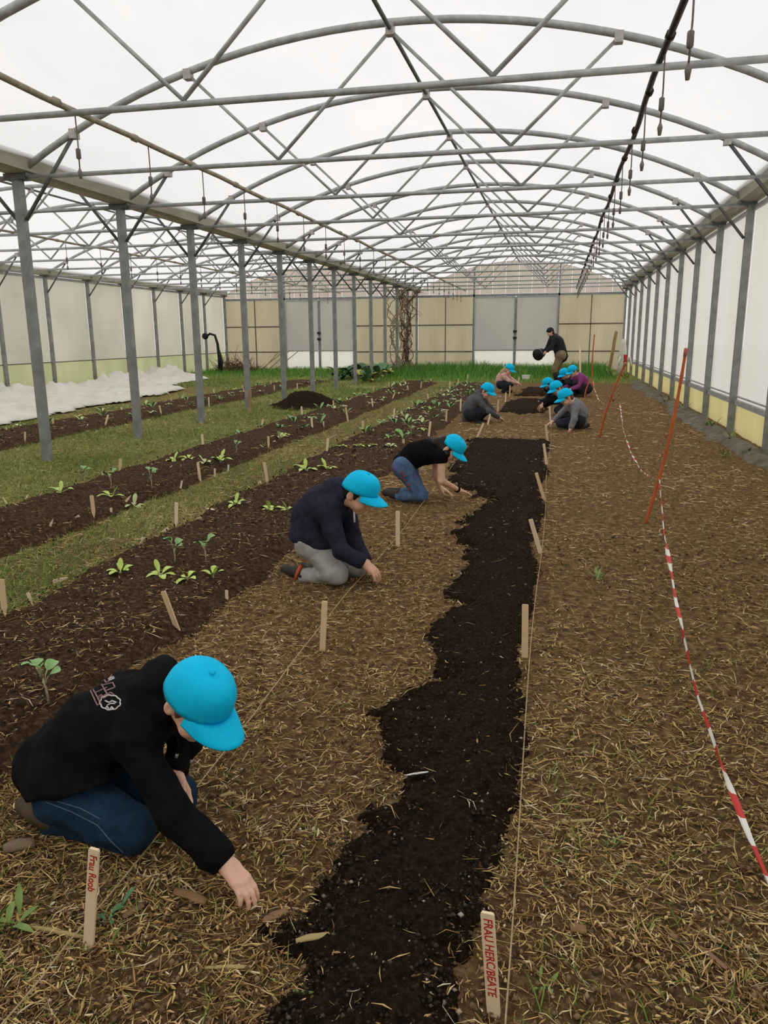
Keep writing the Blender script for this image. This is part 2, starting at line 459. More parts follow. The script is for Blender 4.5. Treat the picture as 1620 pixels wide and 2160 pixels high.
# ---- irrigation pipes with hanging sprinklers
def irrigation(x, mt, r, y0, n, label):
    p = tag(empty('irrigation_pipe', (x, 0, GZ + 0.045)), label, 'pipe')
    pts = []
    for i in range(60):
        y = YFRONT + (YE - 0.2 - YFRONT) * i / 59
        pts.append((0.012 * math.sin(y * 1.7), y, 0.006 * math.sin(y * 2.9)))
    MB().tube(pts, r, 8).build('pipe', mt, p, True)
    tm = MB().tube([(0, 0, 0.0), (0.004, 0, -0.24), (0, 0, -0.47)], 0.006, 5).mesh('dropper', True)
    wm = MB().tube([(0, 0, -0.29), (0, 0, -0.30), (0, 0, -0.37), (0, 0, -0.38)], [0.008, 0.02, 0.02, 0.008], 6).mesh('weight', True)
    nm = MB().tube([(0, 0, -0.45), (0, 0, -0.48), (0, 0, -0.53)], [0.007, 0.02, 0.012], 6).mesh('nozzle', True)
    jm = MB().tube([(0, -0.03, 0), (0, 0.03, 0)], r * 1.35, 8).mesh('pipe_joint', True)
    for i in range(n):
        y = y0 + 1.2 * i
        if y > YE - 0.5: break
        d = link('dropper', tm, NOZZLE, p, (0, y, 0))
        link('weight', wm, NOZZLE, d); link('nozzle', nm, NOZZLE, d)
        link('pipe_joint', jm, mt, p, (0, y - 0.25, 0))
irrigation(-4.02, PIPE_TAN, 0.026, 6.25 - 1.2, 24, 'yellowish overhead watering pipe with hanging sprinklers above the left beds')
irrigation(0.61, PIPE_BLACK, 0.024, 3.55, 24, 'black overhead watering pipe with hanging sprinklers on the right')
irrigation(-9.6, PIPE_TAN, 0.022, 9.4, 20, 'yellowish overhead watering pipe with hanging sprinklers in the far left bay')
# ================================================================== ground
def gz(x, y):
    x = np.asarray(x, float); y = np.asarray(y, float)
    return 0.022 * fbm(x, y, 0.7, 3, 1.0) + 0.010 * fbm(x, y, 5.0, 3, 4.0)
def gz1(x, y): return float(gz(np.array([x]), np.array([y]))[0])
MAIN = (-1.13, -0.07); BED2 = (-2.92, -1.88); BED3 = (-4.72, -3.68); BED4 = (-8.75, -7.42)
def grassiness(x, y):
    n = fbm(x, y, 0.9, 3, 8.0)
    g = 0.008 + 0 * x
    g = np.where((x < -2.85) & (x > -3.75), 0.38, g)
    g = np.where((x < -4.65) & (x > -7.5), 0.66, g)
    g = np.where((x < -9.0), 0.45, g)
    g = np.where((x > 0) & (y < 14), 0.025, g)
    g = np.where((y > 22.5) & (x < -4), 0.85, g)
    g = np.where((y > 25.0) & (x >= -4), 0.95, g)
    g = np.where((y > 18) & (x > -9.7) & (x < -4.7), 0.8, g)
    return np.clip(g + 0.35 * n * (0.05 + g), 0, 1)
def graded_rows(y0, y1, f=0.008, mn=0.012):
    ys = [y0]
    while ys[-1] < y1: ys.append(ys[-1] + max(mn, abs(ys[-1]) * f))
    return np.array(ys)
def grid_faces(nx, ny):
    i = np.arange(nx - 1); j = np.arange(ny - 1)
    J, I = np.meshgrid(j, i, indexing='ij')
    a = (J * nx + I).ravel()
    return np.stack([a, a + 1, a + nx + 1, a + nx], 1)

def soil_mat(name, dark, mid, pale, scale=26, bump=0.8, speck=0.0, grass=None):
    m, nt, b = new_mat(name)
    b.inputs['Roughness'].default_value = 0.95; b.inputs['Specular IOR Level'].default_value = 0.1
    n1 = noise_node(nt, scale, 8, 0.72)
    col = ramp(nt, n1, [(0.33, dark), (0.52, mid), (0.72, pale)])
    if grass:
        a = nt.nodes.new('ShaderNodeAttribute'); a.attribute_name = 'grass'
        n2 = noise_node(nt, 40, 6, 0.7, (1, 1, 1))
        gc = ramp(nt, n2, [(0.3, grass[0]), (0.5, grass[1]), (0.72, grass[2])])
        mx = nt.nodes.new('ShaderNodeMix'); mx.data_type = 'RGBA'
        nt.links.new(a.outputs['Fac'], mx.inputs[0]); nt.links.new(col, mx.inputs[6]); nt.links.new(gc, mx.inputs[7])
        col = mx.outputs[2]
    nt.links.new(col, b.inputs['Base Color'])
    bn = nt.nodes.new('ShaderNodeBump'); bn.inputs['Strength'].default_value = bump; bn.inputs['Distance'].default_value = 0.02
    nt.links.new(noise_node(nt, scale * 2.2, 8, 0.75), bn.inputs['Height']); nt.links.new(bn.outputs[0], b.inputs['Normal'])
    return m
SOIL = soil_mat('trodden_soil', (0.075, 0.040, 0.018), (0.215, 0.128, 0.057), (0.52, 0.35, 0.17), 22, 0.9, grass=((0.10, 0.115, 0.030), (0.235, 0.25, 0.072), (0.46, 0.42, 0.17)))
COMPOST = soil_mat('dark_compost', (0.008, 0.004, 0.002), (0.034, 0.0175, 0.0075), (0.105, 0.058, 0.028), 60, 1.0)
BED_SOIL = soil_mat('bed_soil', (0.022, 0.012, 0.006), (0.095, 0.052, 0.027), (0.29, 0.185, 0.10), 34, 1.0)
OUT = soil_mat('pale_bounce_ground', (0.38, 0.36, 0.29), (0.50, 0.48, 0.40), (0.60, 0.57, 0.48), 3, 0.2)

# outside ground; pale colour invented to bounce light into the sheets and interior
tag(MB().add([(-70, -50, -0.09), (60, -50, -0.09), (60, 90, -0.09), (-70, 90, -0.09)], [(0, 1, 2, 3)]).build('ground_outside', OUT), 'added pale ground around the greenhouse that bounces light into it', kind='structure')

xs = np.concatenate([np.arange(X0 - 0.2, -6.0, 0.09), np.arange(-6.0, -3.2, 0.045), np.arange(-3.2, X2 + 0.2, 0.022)])
ys = np.concatenate([np.arange(YFRONT, 0.9, 0.15), graded_rows(0.9, YE + 0.2, 0.008, 0.012)])
XX, YY = np.meshgrid(xs, ys)
ZZ = gz(XX, YY) + 0.012 * fbm(XX, YY, 16, 3, 2.0, 0.6) + 0.006 * fbm(XX, YY, 55, 2, 6.0)
ZZ = ZZ - 0.03 * sstep(0.06, 0.2, XX - MAIN[0]) * sstep(0.0, 0.12, MAIN[1] - XX) * sstep(11.3, 11.1, YY) * 0
floor_me = raw_mesh('floor', np.stack([XX, YY, ZZ], -1).reshape(-1, 3), grid_faces(len(xs), len(ys)), True)
attr(floor_me, 'grass', grassiness(XX, YY).ravel())
floor_ob = tag(link('floor', floor_me, SOIL), 'trodden brown earth floor with straw litter and grass strips', kind='structure')

def patch(name, xa, xb, ya, yb, height, mt, dx=0.03, fy=0.010, clod=0.02, cf=14.0):
    """soil body on the floor: height(X, Y) above ground, dips under the floor outside its outline"""
    xs = np.arange(xa, xb + dx, dx); ys = graded_rows(ya, yb, fy, 0.016)
    X, Y = np.meshgrid(xs, ys)
    h = height(X, Y)
    Z = gz(X, Y) + h + np.where(h > 0, clod * (0.4 + fbm(X, Y, cf, 4, 3.0, 0.65)), 0) + 0.3 * clod * fbm(X, Y, cf * 4, 2, 9.0)
    F = grid_faces(len(xs), len(ys))
    keep = (h.ravel()[F] > -0.045).any(1)
    F = F[keep]
    used = np.unique(F); mp = np.full(X.size, -1); mp[used] = np.arange(len(used))
    P = np.stack([X, Y, Z], -1).reshape(-1, 3)[used]
    return link(name, raw_mesh(name, P, mp[F], True), mt)
def strip_h(xa, xb, ya, yb, h, wob=0.10):
    def f(X, Y):
        n = wob * fbm(X, Y, 2.2, 4, xa * 3.1)
        e = np.minimum(np.minimum(X - xa + n, xb - X + n), np.minimum(Y - ya + n * 2, yb - Y + n * 2))
        return np.clip(h * sstep(-0.02, 0.22, e) + np.minimum(0, e) * 0.9 + 0.004, -0.05, 1)
    return f
tag(patch('garden_bed', BED2[0] - 0.2, BED2[1] + 0.25, 0.9, 24.2, strip_h(BED2[0] - 0.02, BED2[1] + 0.06, 0.5, 23.6, 0.075), BED_SOIL, 0.026, 0.009, 0.030, 11), 'dark soil bed of seedlings left of the kneeling children', 'garden bed')
tag(patch('garden_bed', BED3[0] - 0.2, BED3[1] + 0.2, 2.5, 24.6, strip_h(*BED3, 1.5, 24.2, 0.085), BED_SOIL, 0.03, 0.010, 0.034, 10), 'middle dark soil bed of seedlings between two grass paths', 'garden bed')
tag(patch('garden_bed', BED4[0] - 0.3, BED4[1] + 0.2, 6.5, 25.5, strip_h(*BED4, 5.0, 25.0, 0.07), BED_SOIL, 0.05, 0.011, 0.035, 8), 'far left dark soil bed beside the crumpled white sheet', 'garden bed')
# freshly spread compost of the main bed: ragged left edge, then two separate spreads further back
_le = [(520, 2160), (600, 2080), (640, 1960), (720, 1880), (760, 1790), (830, 1680), (860, 1600), (830, 1540), (795, 1510), (850, 1480), (920, 1450), (935, 1400), (920, 1340), (950, 1280), (960, 1220), (985, 1160), (975, 1110), (1030, 1060), (960, 1010), (950, 985), (1000, 930)]
_pe = np.array([gp(*p)[:2] for p in _le])
_EY = np.concatenate([[0.8], _pe[:, 1]]); _EX = np.concatenate([[-0.68], _pe[:, 0]])
def compost_h(X, Y):
    n = 0.20 * fbm(X, Y, 5.5, 5, 2.0, 0.7)
    xl = np.interp(Y, _EY, _EX)
    xr = -0.10 - 0.06 * sstep(2.0, 1.3, Y) + 0.03 * np.sin(Y * 3.1)
    e = np.minimum(np.minimum(X - xl + n, xr - X + 0.4 * n), 11.15 - Y + 0.3 * n)
    return np.clip(0.030 * sstep(-0.02, 0.10, e) + np.minimum(0, e) * 0.6 + 0.003, -0.05, 1)
def compost2_h(X, Y):
    n = 0.16 * fbm(X, Y, 3.0, 4, 5.0, 0.6)
    e = np.minimum(np.minimum(X + 1.06 + n, -0.2 - X + n), np.minimum(Y - 15.2 + 2 * n, 18.2 - Y + 2 * n))
    e2 = np.minimum(np.minimum(X + 0.95 + n, 0.0 - X + n), np.minimum(Y - 19.6 + 2 * n, 22.0 - Y + 2 * n))
    e = np.maximum(e, e2)
    return np.clip(0.07 * sstep(-0.02, 0.3, e) + np.minimum(0, e) * 0.6 + 0.003, -0.05, 1)
tag(patch('compost_layer', -1.4, 0.1, 0.9, 11.5, compost_h, COMPOST, 0.014, 0.0065, 0.022, 22), 'long ragged strip of nearly black fresh compost in the foreground bed', 'compost')
tag(patch('compost_layer', -1.4, 0.2, 14.5, 22.6, compost2_h, COMPOST, 0.04, 0.006, 0.03, 10), 'dark compost spread between the far kneeling children', 'compost')
def pile_h(X, Y):
    r = np.sqrt(((X + 5.38) / 0.80) ** 2 + ((Y - 16.2) / 1.1) ** 2) + 0.25 * fbm(X, Y, 2.0, 3, 7.0)
    return np.clip(0.27 * sstep(1.05, 0.1, r) - 0.05 * sstep(1.0, 1.3, r) + 0.003, -0.05, 1)
tag(patch('compost_pile', -6.7, -4.1, 14.8, 17.8, pile_h, COMPOST, 0.04, 0.0025, 0.06, 6), 'low dark compost heap on the grass beside the central posts', 'compost heap')

# ---- litter
def strands(name, P, yaw, pitch, L, w, bend, rnd, mt, taper=0.35, seg=3):
    """many thin curved solid strands in one mesh (triangular section)"""
    n = len(P)
    d = np.stack([np.cos(yaw) * np.cos(pitch), np.sin(yaw) * np.cos(pitch), np.sin(pitch)], 1)
    side = np.stack([-np.sin(yaw), np.cos(yaw), np.zeros(n)], 1)
    up = np.cross(d, side)
    vs = np.zeros((n, seg, 3, 3), np.float32)
    for s in range(seg):
        t = s / (seg - 1)
        c = P + d * (L * t)[:, None] + side * (bend[:, 0] * L * (t * t - t * 0.3))[:, None] + np.array([0, 0, 1.0]) * (bend[:, 1] * L * t * (1 - t) * 2)[:, None]
        ww = w * (1 - (1 - taper) * abs(2 * t - 1) ** 2 if pitch.mean() < 0.4 else 1 - (1 - taper) * t ** 1.5)
        vs[:, s, 0] = c + side * (ww / 2)[:, None]
        vs[:, s, 1] = c - side * (ww / 2)[:, None]
        vs[:, s, 2] = c + up * (ww * 0.42)[:, None]
    base = (np.arange(n) * seg * 3)[:, None]
    fs = []
    for s in range(seg - 1):
        for k in range(3):
            k2 = (k + 1) % 3
            fs.append(base + np.array([[s * 3 + k, s * 3 + k2, (s + 1) * 3 + k2, (s + 1) * 3 + k]]))
    F = np.concatenate(fs, 1).reshape(-1, 4)
    me = raw_mesh(name, vs.reshape(-1, 3), F)
    attr(me, 'rnd', np.repeat(rnd, seg * 3))
    return link(name, me, mt)
def scatter(n, y0, y1, s0, s1, dens):
    out = []
    got = 0
    while got < n:
        t = rng.random(n * 2)
        y = y0 * (y1 / y0) ** t
        x = y * (s0 + (s1 - s0) * rng.random(n * 2))
        ok = (x > X0 + 0.15) & (x < X2 - 0.32)
        x, y = x[ok], y[ok]
        k = rng.random(len(x)) < dens(x, y)
        out.append(np.stack([x[k], y[k]], 1)); got += k.sum()
    return np.concatenate(out)[:n]
def compost_mask(x, y):
    return np.maximum(compost_h(x, y), compost2_h(x, y)) > 0.003
def inbed(x, y):
    b = np.zeros(len(x), bool)
    for (a, c) in (BED2, BED3, BED4): b |= (x > a) & (x < c) & (y < 23.8)
    return b
def surf(x, y):
    z = gz(x, y) + 0.006
    z = np.where(inbed(x, y), z + 0.085, z)
    return np.where(compost_mask(x, y), z + 0.03, z)
def straw_d(x, y):
    d = 0.85 - 0.5 * grassiness(x, y)
    d = np.clip(d * 0.75 + 1.1 * fbm(x, y, 1.3, 4, 12.0, 0.6), 0.06, 1)
    d = np.where(inbed(x, y), 0.22 + 0.3 * fbm(x, y, 2.5, 3, 2.0), d)
    d = np.where(compost_mask(x, y), 0.035, d)
    return np.where(y > 23, d * 0.2, d)
STRAW = attr_mat('straw', [(0.0, (0.07, 0.036, 0.016)), (0.28, (0.22, 0.125, 0.048)), (0.5, (0.52, 0.335, 0.125)), (0.75, (0.82, 0.60, 0.26)), (1.0, (0.95, 0.83, 0.58))])
GRASS = attr_mat('grass', [(0.0, (0.06, 0.13, 0.02)), (0.4, (0.17, 0.27, 0.05)), (0.7, (0.38, 0.43, 0.12)), (1.0, (0.72, 0.62, 0.30))])
GRASS_LUSH = attr_mat('lush_grass', [(0.0, (0.045, 0.15, 0.022)), (0.5, (0.11, 0.34, 0.05)), (1.0, (0.38, 0.58, 0.14))])
CRUMB = attr_mat('soil_crumbs', [(0.0, (0.012, 0.008, 0.005)), (0.75, (0.05, 0.032, 0.02)), (0.965, (0.10, 0.075, 0.05)), (1.0, (0.45, 0.40, 0.34))])

n = 42000
P2 = scatter(n, 0.95, 20, -1.15, 0.75, straw_d)
far = np.clip(P2[:, 1] / 4.0, 1, 3.4)
L = rng.gamma(2.4, 0.013, n) + 0.010
L = np.clip(L, 0.010, 0.15) * np.sqrt(far)
w = (0.0020 + 0.0050 * rng.random(n) ** 2.5) * far
rnd = np.clip(0.52 + 0.24 * rng.standard_normal(n) + 0.12 * fbm(P2[:, 0], P2[:, 1], 2.5, 2, 3.3), 0, 1)
P = np.stack([P2[:, 0], P2[:, 1], surf(P2[:, 0], P2[:, 1]) + 0.010 * rng.random(n)], 1)
tag(strands('straw_litter', P, rng.random(n) * 6.283, 0.14 * rng.standard_normal(n), L, w, np.stack([0.45 * rng.standard_normal(n), 0.12 * rng.standard_normal(n)], 1), rnd, STRAW), 'straw and dry stalks strewn over the earth floor', 'straw', kind='stuff')
# short broad chaff
n = 26000
P2 = scatter(n, 0.95, 14, -1.1, 0.75, lambda x, y: np.clip(straw_d(x, y) + 0.12, 0, 1) * np.where(compost_mask(x, y), 0.25, 1))
P = np.stack([P2[:, 0], P2[:, 1], surf(P2[:, 0], P2[:, 1]) + 0.004], 1)
tag(strands('wood_chaff', P, rng.random(n) * 6.283, 0.2 * rng.standard_normal(n), 0.008 + 0.026 * rng.random(n), 0.004 + 0.008 * rng.random(n) ** 2, 0.2 * rng.standard_normal((n, 2)), np.clip(0.42 + 0.22 * rng.standard_normal(n), 0, 1), STRAW), 'small wood chips and chaff mixed into the earth', 'chaff', kind='stuff')
# grass
def grass_d(x, y):
    g = grassiness(x, y)
    g = np.where(inbed(x, y) | compost_mask(x, y), 0.0, g)
    g = np.where((x < -9.6) & (y < 21.5), 0, g)
    return g ** 1.3
n = 60000
P2 = scatter(n, 1.2, 27, -0.95, 0.5, grass_d)
far = np.clip(P2[:, 1] / 9.0, 1, 2.4)
P = np.stack([P2[:, 0], P2[:, 1], gz(P2[:, 0], P2[:, 1]) - 0.005], 1)
rnd = np.clip(0.55 + 0.22 * rng.standard_normal(n) - 0.3 * fbm(P2[:, 0], P2[:, 1], 0.8, 2, 5.5), 0, 1)
tag(strands('short_grass', P, rng.random(n) * 6.283, 0.35 + 0.5 * rng.random(n), (0.035 + 0.06 * rng.random(n)) * np.sqrt(far), (0.0035 + 0.003 * rng.random(n)) * far, np.stack([0.3 * rng.standard_normal(n), 0.2 * rng.standard_normal(n)], 1), rnd, GRASS, 0.1), 'short trodden olive grass of the paths between the beds', 'grass', kind='stuff')
n = 22000
yy = 25.2 + (YE - 0.25 - 25.2) * rng.random(n) ** 0.8
xx = np.where(rng.random(n) < 0.66, -6.0 + 7.9 * rng.random(n), X0 + 0.3 + 9.0 * rng.random(n))
hh = np.where(xx > -6.2, 1.0, 0.5) * (0.17 + 0.28 * rng.random(n)) * (0.35 + 0.65 * sstep(25.5, 29, yy)) * (0.75 + 0.5 * np.clip(0.5 + fbm(xx, yy, 0.9, 2, 2.2), 0, 1))
tag(strands('tall_grass', np.stack([xx, yy, gz(xx, yy) - 0.01], 1), rng.random(n) * 6.283, 1.0 + 0.45 * rng.random(n), hh, 0.012 + 0.012 * rng.random(n), np.stack([0.35 * rng.standard_normal(n), 0.1 * rng.standard_normal(n)], 1), np.clip(0.45 + 0.25 * rng.standard_normal(n) + 0.2 * sstep(28, 25.6, yy), 0, 1), GRASS_LUSH, 0.1), 'tall lush green grass growing in front of the end wall', 'grass', kind='stuff')
# soil crumbs on compost and beds, earth crumbs elsewhere
octv = np.array([[1, 0, 0], [-1, 0, 0], [0, 1, 0], [0, -1, 0], [0, 0, 1], [0, 0, -1.0]])
octf = np.array([[0, 2, 4], [2, 1, 4], [1, 3, 4], [3, 0, 4], [2, 0, 5], [1, 2, 5], [3, 1, 5], [0, 3, 5]])
def crumbs(name, n, dens, r0, r1, mt, label, s0, s1, ymax=12):
    P2 = scatter(n, 0.95, ymax, s0, s1, dens)
    r = (r0 + r1 * rng.random(n) ** 3) * np.clip(P2[:, 1] / 4, 1, 2)
    c = np.stack([P2[:, 0], P2[:, 1], surf(P2[:, 0], P2[:, 1]) + 0.003 + r * 0.3], 1)
    vs = c[:, None, :] + octv[None] * r[:, None, None] * (0.5 + 0.9 * rng.random((n, 6, 1)))
    F = (np.arange(n) * 6)[:, None, None] + octf[None]
    me = raw_mesh(name, vs.reshape(-1, 3), F.reshape(-1, 3))
    attr(me, 'rnd', np.repeat(rng.random(n), 6))
    tag(link(name, me, mt), label, 'soil', kind='stuff')
crumbs('compost_crumbs', 16000, lambda x, y: np.where(compost_mask(x, y), 1.0, np.where(inbed(x, y), 0.55, 0.0)), 0.002, 0.006, CRUMB, 'loose crumbs of compost with pale specks', -0.95, 0.3)
EARTH = attr_mat('earth_crumbs', [(0.0, (0.085, 0.048, 0.024)), (0.6, (0.19, 0.115, 0.056)), (0.95, (0.30, 0.20, 0.11)), (1.0, (0.6, 0.5, 0.38))])
crumbs('earth_crumbs', 22000, lambda x, y: np.where(compost_mask(x, y) | inbed(x, y), 0.0, np.clip(1.0 - 1.6 * grassiness(x, y), 0, 1) * np.where(x < -2.9, 0, 1)), 0.002, 0.008, EARTH, 'loose brown earth crumbs between the straw', -1.0, 0.75, 6.0)
# ================================================================== stakes
ORDS = ORD[:15] + ['sixteenth', 'seventeenth', 'eighteenth', 'nineteenth', 'twentieth', 'twenty-first', 'twenty-second', 'twenty-third', 'twenty-fourth', 'twenty-fifth', 'twenty-sixth', 'twenty-seventh', 'twenty-eighth']
def ground_at(x, y):
    return float(surf(np.array([x]), np.array([y]))[0])
def stake(ub, vb, ut, vt, wpx=None, mt=None, w=None, th=0.007, name='wooden_stake'):
    """flat board stake pushed into the soil; base and top measured in the photograph at the base's distance"""
    b = gp(ub, vb, 0.02)
    b = np.array([b[0], b[1], ground_at(b[0], b[1])])
    t = at(ut, vt, b[1])
    ax = t - b; Ln = np.linalg.norm(ax); ax /= Ln
    w = w or 0.030
    yaw = random.uniform(-0.3, 0.3)
    wx = unit(np.array([math.cos(yaw), math.sin(yaw), 0]) - ax * ax.dot([math.cos(yaw), math.sin(yaw), 0]))
    nx = np.cross(wx, ax)
    h = w / 2
    prof = [(0, -0.05), (h, 0.0), (h, Ln - 0.004), (h * 0.8, Ln), (-h * 0.8, Ln), (-h, Ln - 0.004), (-h, 0.0)]
    vs = [wx * px + ax * pz + nx * s * th / 2 for s in (-1, 1) for px, pz in prof]
    n = len(prof)
    fs = [tuple(range(n))[::-1], tuple(range(n, 2 * n))] + [(i, (i + 1) % n, n + (i + 1) % n, n + i) for i in range(n)]
    o = MB().add(vs, fs).build(name, mt or WOOD)
    o.location = tuple(b)
    return o, b, ax, wx, nx, Ln
ROWS = {
 'right string of the compost bed': [(1107, 1383, 1108, 1275), (1140, 1163, 1119, 1095), (1148, 1050, 1131, 997), (1153, 976, 1147, 936), (1155, 928, 1151, 895), (1161, 887, 1159, 857)],
 'left string of the compost bed': [(680, 1362, 685, 1268), (839, 1147, 839, 1078), (1005, 925, 1020, 892), (1029, 893, 1034, 873), (1050, 867, 1051, 843), (1066, 849, 1067, 828), (1075, 835, 1076, 813), (1093, 811, 1095, 795)],
 'right edge of the nearest seedling bed': [(378, 1330, 344, 1247), (633, 1090, 632, 1070), (851, 947, 851, 926), (904, 923, 908, 889), (941, 890, 942, 865), (971, 868, 972, 841)],
 'left edge of the nearest seedling bed': [(12, 1304, 2, 1222), (373, 1120, 372, 1060), (564, 1026, 557, 975), (690, 962, 692, 924), (766, 920, 765, 887), (830, 890, 832, 862), (870, 866, 868, 845), (903, 847, 902, 830), (928, 832, 932, 820), (948, 821, 949, 804), (967, 810, 967, 798), (986, 802, 987, 790)],
 'right edge of the middle seedling bed': [(199, 1099, 193, 1045), (422, 1011, 417, 975), (567, 951, 566, 920), (659, 910, 657, 882), (734, 885, 729, 859), (786, 862, 784, 840), (829, 846, 833, 828), (861, 828, 859, 813), (888, 822, 889, 805), (909, 808, 909, 798)],
 'left edge of the middle seedling bed': [(255, 1003, 254, 968), (429, 951, 426, 916), (552, 911, 555, 884), (637, 882, 636, 857), (704, 861, 703, 844), (750, 843, 748, 828), (788, 830, 788, 815), (821, 818, 820, 807), (850, 812, 852, 800)],
 'near edge of the far left bed': [(54, 936, 53, 911), (224, 901, 228, 875), (340, 877, 336, 855), (441, 857, 440, 838), (579, 827, 578, 812), (627, 820, 627, 808)],
 'far edge of the far left bed': [(113, 905, 112, 883), (257, 870, 255, 858), (362, 853, 361, 840), (452, 835, 451, 820), (572, 815, 571, 802)],
}
PEGS = {
 'left edge of the nearest seedling bed': [(65, 1280, 58, 1250), (132, 1243, 112, 1227), (301, 1157, 301, 1134), (350, 1138, 355, 1114), (416, 1115, 425, 1092), (445, 1092, 452, 1075), (550, 1031, 551, 1017), (787, 920, 788, 905)],
 'right edge of the nearest seedling bed': [(478, 1258, 478, 1245)],
 'right edge of the middle seedling bed': [(110, 1124, 106, 1110), (168, 1107, 167, 1088), (235, 1086, 234, 1071), (272, 1070, 265, 1058), (380, 1029, 384, 1014), (453, 1002, 453, 988), (481, 992, 482, 980), (555, 955, 555, 943), (581, 942, 581, 930), (683, 905, 682, 888)],
 'left edge of the middle seedling bed': [(14, 1076, 14, 1063), (60, 1063, 60, 1045), (217, 1010, 216, 995), (274, 992, 275, 982), (445, 951, 444, 936), (605, 890, 606, 880)],
 'far left bed': [(15, 916, 14, 907), (185, 906, 186, 895), (515, 832, 511, 812)],
}
for row, L_ in ROWS.items():
    for i, p in enumerate(L_):
        o = stake(*p, w=0.030 if 'string' in row else 0.032, mt=[WOOD, WOOD_PALE][i % 2])[0]
        tag(o, '%s flat stake from the camera along the %s' % (ORDS[i], row), 'stake', 'wooden stakes along the %s' % row)
for row, L_ in PEGS.items():
    for i, p in enumerate(L_):
        wht = p[0] in (168, 481)
        o = stake(*p, w=0.020, th=0.005, mt=WHITE_TAG if wht else WOOD_PALE, name='plant_tag')[0]
        tag(o, ('%s short white tag from the camera at the %s' if wht else '%s short tag from the camera at the %s') % (ORDS[i], row), 'plant tag', 'short plant tags at the %s' % row)
o = stake(527, 872, 527, 822, w=0.06, th=0.04, mt=WOOD_OLD)[0]
tag(o, 'brown weathered wooden stake beside the fourth steel post', 'stake')

def lettering(txt, parent_ob, origin, xdir, ydir, nrm, size, mt, squash=1.0, name='lettering'):
    """flat ink lettering as a thin mesh lying on a surface"""
    cu = bpy.data.curves.new(name, 'FONT'); cu.body = txt; cu.size = size; cu.align_y = 'CENTER'; cu.extrude = 0.0003; cu.offset = size * 0.012
    tmp = bpy.data.objects.new(name, cu); COL.objects.link(tmp)
    me = bpy.data.meshes.new_from_object(tmp.evaluated_get(bpy.context.evaluated_depsgraph_get()))
    bpy.data.objects.remove(tmp)
    co = np.zeros(len(me.vertices) * 3, np.float32); me.vertices.foreach_get('co', co); co = co.reshape(-1, 3)
    wv = co[:, 0].max() - co[:, 0].min()
    jit = 0.03 * size * np.sin(co[:, 0] / size * 3.0)
    P = np.asarray(origin)[None] + co[:, :1] * squash * np.asarray(xdir)[None] + (co[:, 1:2] + jit[:, None]) * np.asarray(ydir)[None] + (co[:, 2:3] + 0.0006) * np.asarray(nrm)[None]
    me.vertices.foreach_set('co', P.astype(np.float32).ravel()); me.update()
    me.materials.clear(); me.materials.append(mt)
    o = link(name, me, None, parent_ob)
    return o
def text_stake(p, w, txt, size, top_gap, squash, label):
    o, b, ax, wx, nx, Ln = stake(*p, w=w, th=0.008, mt=WOOD_PALE)
    tag(o, label, 'stake')
    out = nx if nx.dot(CAM - b) > 0 else -nx
    if wx[0] < 0: wx = -wx
    me_b = ax * (Ln - top_gap)
    lettering(txt, o, me_b + out * 0.004, -ax, wx, out, size, INK, squash)
    return o
random.seed(3)
text_stake((1042, 2128, 1028, 1925), 0.030, 'FRAU HERC/BEATE', 0.028, 0.012, 0.86, 'large wooden stake lettered in red beside the compost strip')
text_stake((186, 1986, 199, 1790), 0.027, 'Frau Roob', 0.027, 0.016, 0.92, 'large wooden stake lettered in red by the foreground child')

# ================================================================== strings, canes, tape
TWINE = mat('twine', (0.50, 0.38, 0.22), (0.36, 0.26, 0.14), 60, 0.9)
CANE = mat('orange_cane', (0.66, 0.17, 0.05), (0.48, 0.12, 0.04), 6, 0.6, stretch=(1, 1, 0.4))
CANE_TIP = mat('faded_red_cane', (0.62, 0.24, 0.17), (0.5, 0.15, 0.10), 6, 0.6)
TAPE_R = mat('tape_red', (0.64, 0.03, 0.03), (0.54, 0.02, 0.02), 8, 0.45)
TAPE_W = mat('tape_white', (0.86, 0.84, 0.80), (0.78, 0.76, 0.72), 8, 0.45)
def string(x, ya, yb, label, z=0.035):
    pts = []
    for i in range(90):
        y = ya + (yb - ya) * (i / 89) ** 1.6
        pts.append((x + 0.010 * math.sin(y * 1.3), y, gz1(x, y) + z + 0.012 * math.sin(y * 2.1)))
    tag(MB().tube(pts, 0.0026, 5).build('guide_string', TWINE, None, True), label, 'string')
string(-1.135, 0.85, 22.0, 'thin guide string along the left side of the compost bed passing the foreground child')
string(-0.062, 0.85, 22.0, 'thin guide string along the right side of the compost bed')

def cane(b, t, r, label, n=7, bow=0.03):
    b = np.array(b); t = np.array(t)
    root = tag(empty('garden_cane', b), label, 'cane')
    ax = t - b; s = unit(np.cross(ax, [0, 1, 0]))
    pts = []; rs = []
    for i in range(n * 4 + 1):
        a = i / (n * 4)
        pts.append(ax * a + s * bow * math.sin(math.pi * a)); rs.append(r * (1.1 - 0.25 * a) * (1.22 if i % 4 == 0 else 1.0))
    pts[0] = pts[0] - unit(ax) * 0.04
    MB().tube(pts, rs, 8).build('stem', CANE, root, True)
    MB().tube([pts[-2], pts[-1], pts[-1] + unit(ax) * 0.01], [rs[-1] * 1.02, rs[-1] * 1.1, rs[-1] * 0.8], 8).build('tip', CANE_TIP, root, True)
    return root
c1b = gp(1362, 1103); c1t = at(1447, 737, c1b[1] - 0.25)
cane(c1b, c1t, 0.013, 'tall leaning orange cane nearest to the camera holding the red and white tape', bow=-0.03)
c2b = gp(1264, 922); c2t = at(1319, 766, c2b[1] - 0.5)
cane(c2b, c2t, 0.016, 'leaning orange cane second along the red and white tape')
c3b = gp(1250, 822); c3t = at(1254, 706, c3b[1])
cane(c3b, c3t, 0.018, 'upright orange cane beside the far children')
